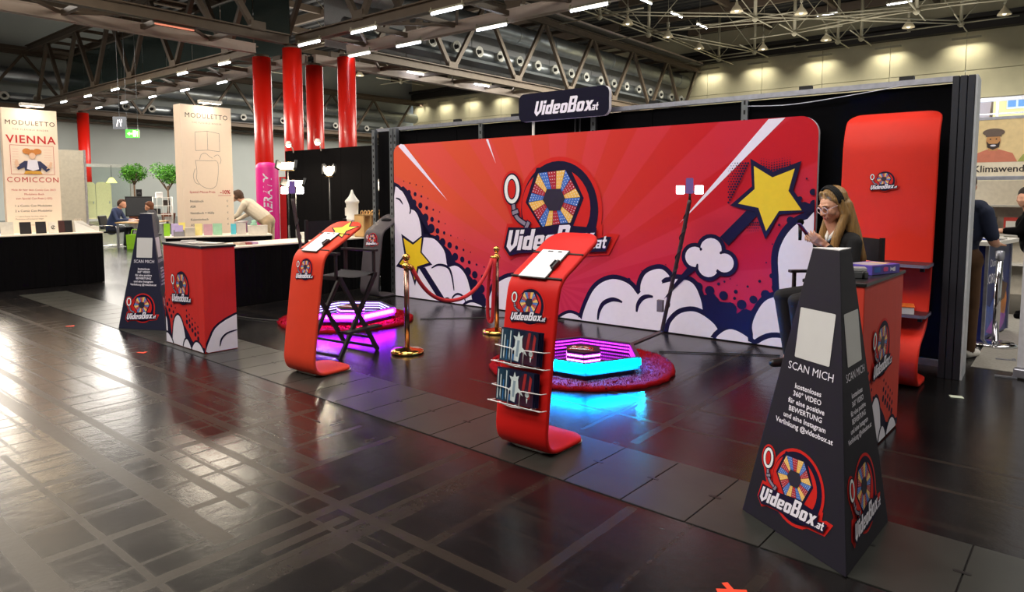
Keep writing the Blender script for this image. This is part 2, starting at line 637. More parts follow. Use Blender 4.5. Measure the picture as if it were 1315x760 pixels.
# ================================================================== RED COLUMNS
REDC = mat('red_column_paint', (226, 30, 16), .35, noise=.04, scale=2, coat=.3)
for (cx, cy), lb in (((-22.25, 13.2), 'red round column, farthest left of the cluster of four'), ((-20.15, 13.05), 'thick red round column standing nearest in the cluster of four'),
                     ((-22.2, 15.3), 'red round column farthest back of the four, between two others'), ((-20.0, 15.1), 'red round column on the right side of the cluster of four'),
                     ((-45.6, 15.4), 'distant single red column beside the grey hall wall')):
    t = thing('red_column', lb, 'column', (cx, cy, 0), group='red hall columns')
    MB().cyl((0, 0, 0.003), (0, 0, 6.3), .31, n=28).build('shaft', REDC, t)
    MB().cyl((0, 0, 6.3), (0, 0, 6.39), .24, n=20).build('column_head', BEAM, t)


# ================================================================== BRIDGE TRUSSES
def ibeam(b, p0, p1, w, hgt, mi=0):
    p0 = Vector(p0)
    p1 = Vector(p1)
    d = (p1 - p0)
    L = d.length
    M = Matrix.Rotation(math.atan2(d.y, d.x), 3, 'Z')
    c = (p0 + p1) / 2
    b.box(c + Vector((0, 0, hgt / 2 - .02)), (L, w, .04), mi, M=M)
    b.box(c - Vector((0, 0, hgt / 2 - .02)), (L, w, .04), mi, M=M)
    b.box(c, (L, w * .18, hgt), mi, M=M)


def bridge(label, axis, c0, c1, a0, a1, node0, near):
    """two side trusses at c0/c1 across, running a0..a1 along axis ('x' or 'y'); bottom nodes at node0 + 4.2 k"""
    t = thing('bridge_truss', label, 'truss', (0, 0, 0), group='steel bridge trusses under the roof')
    P = (lambda a, c, z: (a, c, z)) if axis == 'x' else (lambda a, c, z: (c, a, z))
    for c in (c0, c1):
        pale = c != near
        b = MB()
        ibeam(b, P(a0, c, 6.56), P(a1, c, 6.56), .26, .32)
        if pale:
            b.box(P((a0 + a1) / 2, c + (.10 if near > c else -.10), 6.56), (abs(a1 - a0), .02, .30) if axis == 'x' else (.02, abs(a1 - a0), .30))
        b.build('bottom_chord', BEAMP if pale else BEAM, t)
        b = MB()
        ibeam(b, P(a0, c, 9.75), P(a1, c, 9.75), .3, .34)
        b.build('top_chord', BEAM, t)
        n = node0
        while n > a0:
            n -= 4.2
        while n < a1 + .1:
            for s in (-1, 1):
                e = n + s * 2.1
                lo, hi = min(a0, a1), max(a0, a1)
                if lo - .3 <= n <= hi + .3 and lo - .3 <= e <= hi + .3:
                    MB().bar(P(n + s * .1, c, 6.72), P(e - s * .1, c, 9.6), .15, .17).build('diagonal', BEAM, t)
            if lo <= n <= hi:
                MB().box(P(n, c, 6.8), (.5, .2, .28) if axis == 'x' else (.2, .5, .28)).build('gusset', BEAM, t)
            n += 4.2
    n = a0 + 1
    zz = 0
    while n < a1:
        MB().bar(P(n, c0, 6.6), P(n, c1, 6.6), .12, .14).build('cross_brace', BEAM, t)
        if n + 2.1 < a1:
            MB().bar(P(n, c0 if zz else c1, 6.62), P(n + 2.1, c1 if zz else c0, 6.62), .08, .08).build('cross_brace', BEAM, t)
        MB().bar(P(n, c0, 9.75), P(n, c1, 9.75), .12, .14).build('cross_brace', BEAM, t)
        zz = 1 - zz
        n += 2.1
    return t


bN = bridge('brown steel bridge truss with air ducts running back from the red columns', 'y', -22.2, -20.1, 15.3, 43.9, 20.44, -20.1)
bS = bridge('dark steel bridge truss overhead at the upper left corner', 'y', -22.2, -20.1, -8.6, 12.9, 11.8, -20.1)
bW = bridge('dark steel bridge truss running left from the red columns', 'x', 13.05, 15.15, -46.4, -22.4, -24.3, 13.05)
bE = bridge('pale edged steel bridge truss running right from the red columns', 'x', 13.05, 15.15, -19.9, 8.4, -16.6, 13.05)
GAL = mat('gallery_panel', (176, 176, 178), .6, noise=.1)
y = 15.6
while y < 43:
    MB().box((-21.95, y + 1.0, 8.3), (.05, 1.96, 2.5)).build('gallery_panel', GAL, bN)
    y += 2.0
MB().box((-20.05, 29.6, 10.02), (.9, 28, .06)).build('catwalk_grating', mat('grating', (96, 94, 90), .6, noise=.4, scale=30), bN)
for c in (-19.65, -20.4):
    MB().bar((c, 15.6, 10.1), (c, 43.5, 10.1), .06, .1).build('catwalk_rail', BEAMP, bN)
gp = mat('dim_green_glass', (70, 84, 80), .12, noise=.1, spec=.6)
for i in range(9):
    MB().box((-24.6 - i * 2.6, 15.05, 8.2), (2.5, .03, 2.6)).build('gallery_panel', gp, bW)

DUCT = mat('spiral_duct', (186, 192, 196), .38, metal=.8, noise=.12, scale=3)
RIM = mat('nozzle_rim', (226, 224, 214), .45)


def ducts(label, x0, y0, y1, nz, zup, zlo, nozzle=True):
    t = thing('air_duct', label, 'duct', (0, 0, 0), group='round ventilation ducts')
    MB().cyl((x0, y0, zup), (x0, y1, zup), .42, n=20).build('main_duct', DUCT, t)
    yy = y0 + 1.4
    while yy < y1:
        MB().lathe([(.425, -.04), (.45, -.03), (.45, .03), (.425, .04)], n=20).build('duct_collar', DUCT, t).matrix_local = Matrix.Translation((x0, yy, zup)) @ Matrix.Rotation(R(90), 4, 'X')
        yy += 2.8
    MB().cyl((x0, y0, zlo), (x0, y1, zlo), .27, n=16).build('supply_duct', DUCT, t)
    MB().box((x0 + .1, (y0 + y1) / 2, zlo - .42), (.9, y1 - y0, .12)).build('supply_tray', mat('dull_tray', (104, 108, 110), .7, noise=.2, spec=.2), t)
    first = None
    for yy in nz:
        M = Matrix.Translation((x0 + .3, yy, zlo)) @ Matrix.Rotation(R(90), 4, 'Y')
        if first is None:
            first = MB().lathe([(.17, -.1), (.2, .1), (.24, .16), (.24, .2), (.2, .2), (.15, .12), (.11, .1)], n=18, mi=0).lathe([(.11, .1), (.02, .101)], n=14, mi=1).ball((0, .02, .17), .09, 8, 1).mesh('nozzle', [RIM, BLKP])
        link('nozzle', first, t, M)
    return t


ducts('shiny round air duct with a row of jet nozzles inside the middle bridge', -21.0, 15.8, 43.6, [21.17 + 1.405 * i - 4.2 for i in range(19)], 9.05, 7.74)
ducts('far air duct with white rimmed nozzles along the grey hall wall', -47.6, -7, 43.5, [12.0 + 1.6 * i for i in range(20)], 8.4, 7.1)
tw = thing('wall_truss', 'far lattice truss in front of the ducts on the grey wall', 'truss')
for z in (6.5, 9.6):
    b = MB()
    ibeam(b, (-46.8, -8, z), (-46.8, 43.8, z), .25, .3)
    b.build('chord', BEAM, tw)
for i in range(12):
    yb = -6 + 4.2 * i
    for s in (-1, 1):
        MB().bar((-46.8, yb, 6.65), (-46.8, yb + s * 2.1, 9.5), .14, .14).build('diagonal', BEAM, tw)

# ================================================================== LAMPS OF THE HALL
TUBE = mat('lit_tube', (240, 244, 255), .4, emit=9, noise=0)
WIRE = mat('pale_lamp_metal', (176, 170, 146), .45, metal=.3)


def tube_proto(L=1.1):
    t = thing('tube_lamp', '', 'lamp')
    MB().box((0, 0, .07), (L + .1, .09, .05)).box((-L / 2 - .02, 0, .12), (.04, .04, .1)).box((L / 2 + .02, 0, .12), (.04, .04, .1)).build('housing', WIRE, t)
    MB().tube([(-L / 2, 0, 0), (L / 2, 0, 0)], .035, 8).build('tube', TUBE, t)
    return t


tp = tube_proto()
used = [False]


def put_tube(loc, rz, label, group):
    if not used[0]:
        used[0] = True
        tp.location = loc
        tp.rotation_euler.z = rz
        c = tp
        c['label'] = label
    else:
        c = copy_thing(tp, label, loc, rz)
    c['group'] = group
    c.scale.x = .7 if 'left' in group else 1.0


for i in range(6):
    put_tube((-40.8 + 3.3 * i, 12.93, 6.305), 0, 'small bright tube lamp under the near beam of the left bridge', 'tube lamps on the near beam of the left bridge')
for i in range(5):
    put_tube((-42.1 + 3.4 * i, 15.03, 6.305), 0, 'small bright tube lamp under the pale far beam of the left bridge', 'tube lamps on the far beam of the left bridge')
for xx in (-19.0, -16.3, -12.9, -9.6, -6.3, -3.0):
    put_tube((xx, 12.93, 6.305), 0, 'bright tube lamp under the brown beam right of the red columns', 'tube lamps on the near beam of the right bridge')
for xx in (-19.2, -16.7, -13.2, -9.9, -6.5, -3.2):
    put_tube((xx, 15.03, 6.305), 0, 'bright tube lamp under the pale beam right of the red columns', 'tube lamps on the far beam of the right bridge')
dt = thing('tube_lamp', 'reddish dim tube lamp under the bridge beam at the upper left', 'lamp', (-20.2, 9.3, 6.33), R(90))
MB().box((0, 0, .05), (1.2, .08, .04)).build('housing', BEAM, dt)
MB().tube([(-.55, 0, 0), (.55, 0, 0)], .025, 8).build('tube', mat('dim_reddish_tube', (236, 140, 110), .4, emit=.8), dt)
for yy in (20.1, 24.2, 28.7):
    put_tube((-21.8, yy, 6.62), R(90), 'slim tube lamp between the chords of the middle bridge', 'tube lamps of the middle bridge')
wl = thing('wall_lamp', 'slim wall lamp washing the concrete back wall with light', 'lamp', group='wall lamps along the concrete wall')
MB().box((0, 0, .05), (1.3, .1, .05)).box((-.62, .1, .05), (.05, .24, .05)).box((.62, .1, .05), (.05, .24, .05)).box((0, -.05, .0), (1.3, .012, .09)).build('housing', WIRE, wl)
MB().tube([(-.58, 0, .0), (.58, 0, .0)], .03, 8).build('tube', mat('soft_tube', (255, 246, 220), .4, emit=2.5, noise=0), wl)
for i, xx in enumerate((-19.27, -16.03, -12.4, -8.76, -5.06, -47.1, -44.0, -40.8, -37.3)):
    (copy_thing(wl, wl['label'], (xx, 43.62, 9.72)) if i else wl).location = (xx, 43.62, 9.72)
    sh = area('wall_washer', (xx, 43.5, 9.62), (1.5, .1), 24, col=(1, .95, .78), rot=(14, 0, 0), spread=130)
for x0, y0 in ((-15, 27.2), (-15, 30.2), (-15, 33), (-9, 30), (-11, 40), (-7.6, 40), (-4, 40)):
    put_tube((x0, y0, 9.9 if y0 < 38 else 11.2), R(90) if y0 < 38 else 0, 'tube lamp hung among the roof rods', 'tube lamps under the roof')
BELL = mat('bell_shade', (226, 214, 180), .4, noise=.04)
bp_ = thing('bell_lamp', 'round bell shaped pendant lamp hanging from the roof rods', 'lamp', group='bell pendant lamps of the hall')
MB().lathe([(.02, .42), (.05, .4), (.07, .3), (.16, .2), (.25, .06), (.27, 0), (.25, .0), (.2, .08), (.03, .22)], n=18).build('shade', BELL, bp_)
MB().cyl((0, 0, .4), (0, 0, .95), .025).box((0, 0, .62), (.1, .1, .25)).cyl((0, 0, .95), (0, 0, 2.86), .008, n=5).build('stem', WIRE, bp_)
MB().ball((0, 0, .07), .09, 10).build('bulb', mat('dim_bulb', (250, 240, 215), .4, emit=2), bp_)
bl = [(-16.56, 24.38), (-16.43, 28.18), (-16.21, 31.75), (-11.71, 29.17), (-16.17, 35.28), (-9.71, 31.31), (-13.6, 37.66), (-10.35, 37.48), (-2.96, 37.05), (-6.61, 37.05), (-26, 21), (-31, 25), (-37, 29), (-29.5, 31), (-38, 21)]
for i, (a, c) in enumerate(bl):
    (copy_thing(bp_, bp_['label'], (a, c, 9.3)) if i else bp_).location = (a, c, 9.3)
# suspended rods: white posts with tension rods
rp = thing('suspension_post', 'pale vertical post with crossing tension rods under the roof', 'roof rod', group='posts and rods of the roof')
MB().cyl((0, 0, 0), (0, 0, 2.62), .075, n=10).build('post', WIRE, rp)
MB().lathe([(.05, -.15), (.14, -.06), (.14, .06), (.05, .12)], n=12).build('hub', WIRE, rp)
for ex, ey in ((2.2, 0), (-2.2, 0), (0, 2.2), (0, -2.2)):
    MB().tube([(0, 0, .02), (ex, ey, .02)], .03, 6).build('rod', WIRE, rp)
for ex, ey in ((1.6, 1.6), (-1.6, -1.6)):
    MB().tube([(0, 0, .05), (ex, ey, 2.7)], .022, 6).build('stay', WIRE, rp)
po = [(-16.97, 26.65), (-16.95, 31.14), (-16.83, 39.43), (-14.4, 38.57), (-10.14, 38.8), (-11.27, 35.4), (-11.74, 31.4), (-9.03, 38.8), (-4.71, 38.43), (-5.9, 34.6), (-29, 22), (-34, 26), (-32, 31.5), (-37.5, 33), (-41, 24), (-27, 28)]
for i, (a, c) in enumerate(po):
    (copy_thing(rp, rp['label'], (a, c, 9.45)) if i else rp).location = (a, c, 9.45)
# long lattice struts between the posts
for k, (a, c) in enumerate((((-17, 22.5, 9.9), (-16.8, 39.4, 9.5)), ((-16.9, 31.1, 9.6), (-5.9, 34.6, 9.6)), ((-16.9, 31.1, 9.6), (-14.4, 38.6, 9.5)), ((-11.7, 31.4, 9.6), (-4.7, 38.4, 9.5)), ((-11.3, 35.4, 9.5), (-5.9, 34.6, 9.6)), ((-5.9, 34.6, 9.6), (1, 36, 9.6)), ((-16.97, 26.65, 9.6), (-11.74, 31.4, 9.6)))):
    t = thing('tie_strut', 'thin twin rod strut tying the roof posts together', 'roof rod', a, group='twin rod struts of the roof')
    d = Vector(c) - Vector(a)
    for s in (-.07, .07):
        MB().tube([(0, 0, s), tuple(d + Vector((0, 0, s)))], .03, 6).build('rod', WIRE, t)
# exit sign and information sign hanging on wires
ex = thing('exit_sign', 'green and white running man exit sign hanging from two wires', 'sign', (-30, 11.93, 4.02), R(55))
MB().box((0, 0, 0), (.5, .06, .32)).build('sign_box', WPLAST, ex)
GRN = mat('lit_exit_green', (70, 190, 60), .4, emit=1.6)
EXW = mat('lit_exit_white', (225, 250, 170), .4, emit=1.8)
F = fr((0, -.031, 0), (1, 0, 0), (0, 0, 1))
b = MB().poly([(-.25, -.16), (.25, -.16), (.25, .16), (-.25, .16)], F, .001, 0)
b.poly([(.02, -.12), (.13, -.12), (.13, .13), (.02, .13)], F, .003, 1)
b.poly([(-.2, 0), (-.1, .08), (-.1, .03), (0, .03), (0, -.03), (-.1, -.03), (-.1, -.08)], F, .003, 1)
b.poly(circ(.18, .08, .03, n=10), F, .003, 1).poly([(.15, .05), (.2, .04), (.2, -.12), (.17, -.12)], F, .003, 1)
b.build('pictogram', [GRN, EXW], ex)
MB().tube([(-.2, 0, .16), (-.2, 0, 6)], .008, 5).tube([(.2, 0, .16), (.2, 0, 6)], .008, 5).build('wire', STEEL, ex)
isg = thing('hanging_sign', 'square dark sign with white restaurant symbol hanging above the exit sign', 'sign', (-30, 11.45, 4.42), R(45))
MB().box((0, 0, 0), (.5, .05, .5)).build('sign_board', mat('dark_sign', (52, 58, 66), .5), isg)
F = fr((0, -.026, 0), (1, 0, 0), (0, 0, 1))
MB().poly(stroke([(-.1, -.14), (-.04, .12)], .04), F, .002).poly(stroke([(.06, -.14), (.06, .05)], .03), F, .002).poly(stroke([(.02, .02), (.02, .14)], .02), F, .002).poly(stroke([(.1, .02), (.1, .14)], .02), F, .002).build('pictogram', WHITE, isg)
MB().tube([(0, 0, .25), (0, 0, 6)], .008, 5).build('wire', STEEL, isg)


# ================================================================== BOOTH: LOGO
GREYP = mat('grey_print', (140, 132, 150), .5)
BLUEP = mat('blue_print', (62, 112, 196), .5)
YELP = mat('amber_print', (240, 190, 90), .5)
CRIMP = mat('crimson_print', (176, 30, 48), .5)
HUBP = mat('charcoal_print', (38, 34, 52), .5)
CYANP = mat('pale_cyan_print', (238, 246, 252), .5)
LOGOM = [RED, NAVY, WHITE, BLUEP, YELP, CRIMP, GREYP, HUBP, CYANP]
GLY = {
    'V': (.8, [[(0, 1), (.29, 1), (.29, .33), (.40, .2), (.51, .33), (.51, 1), (.8, 1), (.8, .25), (.36, -.08), (0, .2)]]),
    'i': (.3, [[(0, 0), (.29, 0), (.29, .7), (0, .7)], [(0, .79), (.29, .79), (.29, 1), (0, 1)]]),
    'd': (.74, [[(.45, 0), (.74, 0), (.74, 1), (.45, 1)], [(0, .06), (.29, 0), (.29, .7), (0, .64)], [(.06, .5), (.5, .5), (.5, .7), (.06, .66)], [(.06, .03), (.5, .0), (.5, .19), (.06, .19)]]),
    'e': (.72, [[(0, .06), (.28, 0), (.28, .7), (0, .64)], [(.08, .53), (.66, .53), (.72, .64), (.6, .7), (.08, .69)], [(.45, .28), (.72, .36), (.72, .64), (.45, .64)], [(.2, .27), (.6, .27), (.72, .38), (.2, .4)], [(.08, 0), (.62, 0), (.7, .17), (.08, .17)]]),
    'o': (.74, [[(0, .06), (.29, 0), (.29, .7), (0, .64)], [(.45, 0), (.74, .06), (.74, .64), (.45, .7)], [(.1, .53), (.64, .53), (.6, .7), (.1, .69)], [(.1, 0), (.64, 0), (.64, .18), (.1, .18)]]),
    'B': (.86, [[(0, 0), (.3, 0), (.3, 1.12), (0, 1.12)], [(.2, .93), (.76, .93), (.82, 1.04), (.7, 1.12), (.2, 1.12)], [(.52, .6), (.8, .62), (.82, 1.04), (.52, 1.04)], [(.2, .5), (.74, .5), (.8, .66), (.2, .66)], [(.56, .06), (.86, .1), (.86, .5), (.74, .58), (.56, .55)], [(.2, 0), (.76, 0), (.86, .12), (.8, .19), (.2, .19)]]),
    'x': (.82, [[(0, .7), (.3, .7), (.82, 0), (.52, 0)], [(.52, .7), (.82, .7), (.3, 0), (0, 0)]]),
    '.': (.2, [[(0, 0), (.17, 0), (.17, .19), (0, .19)]]),
    'a': (.62, [[(.4, 0), (.62, 0), (.62, .7), (.4, .7)], [(.05, .52), (.5, .52), (.5, .7), (.05, .7)], [(0, .05), (.2, 0), (.2, .4), (0, .36)], [(.08, .26), (.5, .26), (.5, .4), (.08, .4)], [(.08, 0), (.5, 0), (.5, .15), (.08, .15)]]),
    't': (.5, [[(.13, .06), (.35, 0), (.35, 1), (.13, .95)], [(0, .52), (.5, .52), (.5, .7), (0, .7)], [(.2, 0), (.5, 0), (.5, .18), (.2, .18)]]),
}


def word(b, s, F, x0, y0, size, off, mi, shear=.2, slope=0.0, gap=.1, xs=.8):
    x = x0
    for ch in s:
        w, ps = GLY[ch]
        for j, p in enumerate(ps):
            b.poly([(x + (q[0] * xs + q[1] * shear) * size, y0 + q[1] * size + (x + q[0] * xs * size - x0) * slope) for q in p], F, off + .0012 * size * j, mi)
        x += (w * xs + gap) * size
    return x


def logo_mesh():
    """the wheel emblem with its lettering, one unit wide, lying in the xz plane, front towards -y"""
    b = MB()
    F = fr((0, 0, 0), (1, 0, 0), (0, 0, 1))
    S = 1 / 900.0
    q = lambda pts: [((x - 500) * S, (380 - y) * S) for x, y in pts]
    k = [0]

    def P(pts, mi):
        k[0] += 1
        b.poly(q(pts), F, .0011 * k[0], mi)

    plate_r = [(85, 472), (42, 640), (112, 720), (170, 690), (330, 672), (400, 705), (640, 700), (660, 668), (885, 642), (957, 513), (880, 508), (835, 530), (838, 455), (800, 455)]
    P(circ(507, 376, 329, 345, 40), 0)
    k[0] -= 1
    P(circ(128, 238, 92, 126, 28), 0)
    k[0] -= 1
    P([(60, 300), (150, 330), (320, 430), (300, 520), (150, 500)], 0)
    k[0] -= 1
    P(plate_r, 0)
    P(circ(507, 376, 300, 318, 40), 1)
    P(circ(482, 360, 269, 262, 36), 0)
    P([(335, 98), (590, 90), (702, 295), (612, 500), (395, 520), (246, 325)], 1)
    out = [(563, 117), (678, 290), (598, 465), (398, 500), (270, 325), (352, 133)]
    hub = [(528, 235), (562, 298), (528, 374), (440, 378), (388, 308), (420, 238)]
    k[0] += 1
    cols = [3, 5, 4]
    L = lambda a, c, t: (a[0] + (c[0] - a[0]) * t, a[1] + (c[1] - a[1]) * t)
    for s in range(6):
        o0, o1, h0, h1 = out[s - 1], out[s], hub[s - 1], hub[s]
        for w in range(3):
            t0, t1 = w / 3 + .008, (w + 1) / 3 - .008
            b.poly(q([L(o0, o1, t0), L(o0, o1, t1), L(h0, h1, t1), L(h0, h1, t0)]), F, .0011 * k[0], cols[w])
            for r in range(5):
                for c in range(3):
                    t = t0 + (t1 - t0) * (c + .6) / 3.2
                    o = L(L(o0, o1, t), L(h0, h1, t), .07 + r * .19)
                    z = 4.2 - r * .45
                    b.poly(q([(o[0] - z, o[1]), (o[0], o[1] - z), (o[0] + z, o[1]), (o[0], o[1] + z)]), F, .0011 * (k[0] + 1), 8)
    k[0] += 1
    P(hub, 7)
    P(circ(133, 237, 76, 108, 28), 1)
    P(circ(133, 237, 65, 97, 28), 8)
    P(circ(133, 237, 38, 70, 24), 1)
    P(circ(133, 237, 31, 62, 24), 0)
    arm = smooth_path([(148, 340), (160, 395), (195, 440), (275, 480)], 4)
    P(stroke(arm, 44), 1)
    P(stroke(arm, 26), 6)
    P(stroke([(135, 402), (195, 382)], 40), 1)
    P(stroke([(142, 400), (190, 384)], 24), 6)
    P(stroke([(255, 505), (285, 448)], 40), 1)
    P(stroke([(258, 498), (282, 454)], 24), 6)
    P([(108, 495), (70, 635), (118, 690), (200, 668), (330, 655), (640, 655), (700, 635), (872, 620), (912, 530), (866, 528), (800, 548), (806, 478), (640, 470), (612, 450), (545, 458), (330, 492)], 1)
    k[0] += 1
    word(b, 'VideoBox', F, (88 - 500) * S, (380 - 655) * S, 140 * S, .0011 * k[0], 2, shear=.24, slope=.072, gap=.065, xs=.775)
    word(b, '.at', F, (782 - 500) * S, (380 - 606) * S, 76 * S, .0011 * k[0], 2, shear=.2, slope=.07, gap=.05)
    return b.mesh('logo_print', LOGOM)


LOGO = logo_mesh()


def put_logo(parent, F, w, dx=0, dy=0, off=.001):
    o, ex, ey, ez = F
    return link('logo_print', LOGO, parent, FM((o + ex * dx + ey * dy + ez * off, ex, ey, ez), w))


# ================================================================== BOOTH BACKDROP
def backdrop_mat():
    m = bpy.data.materials.new('sunburst_backdrop_print')
    m.use_nodes = True
    nt = m.node_tree
    N = nt.nodes
    L = nt.links
    b = N['Principled BSDF']
    tc = N.new('ShaderNodeTexCoord')
    sp = N.new('ShaderNodeSeparateXYZ')
    L.new(tc.outputs['Object'], sp.inputs[0])
    X, Z = sp.outputs[0], sp.outputs[2]
    dx = mnode(nt, 'SUBTRACT', X, 3.05)
    dz = mnode(nt, 'SUBTRACT', Z, .42)
    ang = mnode(nt, 'ARCTAN2', dz, dx)
    s = mnode(nt, 'SINE', mnode(nt, 'MULTIPLY', ang, 21.0))
    ray = N.new('ShaderNodeMapRange')
    ray.interpolation_type = 'SMOOTHSTEP'
    L.new(s, ray.inputs[0])
    ray.inputs[1].default_value = -.1
    ray.inputs[2].default_value = .1

    def mixc(f, a, c):
        x = N.new('ShaderNodeMix')
        x.data_type = 'RGBA'
        L.new(f, x.inputs[0]) if not isinstance(f, float) else None
        if isinstance(f, float):
            x.inputs[0].default_value = f
        for i, v in ((6, a), (7, c)):
            if isinstance(v, tuple):
                x.inputs[i].default_value = lin(v) + (1,)
            else:
                L.new(v, x.inputs[i])
        return x.outputs[2]

    mr = N.new('ShaderNodeMapRange')
    L.new(X, mr.inputs[0])
    mr.inputs[1].default_value = 0.3
    mr.inputs[2].default_value = 5.2
    base = mixc(mr.outputs[0], (222, 90, 60), (196, 18, 34))
    mz = N.new('ShaderNodeMapRange')
    mz.interpolation_type = 'SMOOTHSTEP'
    L.new(Z, mz.inputs[0])
    mz.inputs[1].default_value = 1.5
    mz.inputs[2].default_value = 0.2
    low = mnode(nt, 'MULTIPLY', mz.outputs[0], .75)
    base = mixc(low, base, (196, 26, 84))
    rays = mixc(mnode(nt, 'MULTIPLY', ray.outputs[0], .24), base, (222, 70, 96))
    L.new(rays, b.inputs['Base Color'])
    b.inputs['Roughness'].default_value = .65
    b.inputs['Specular IOR Level'].default_value = .2
    return m


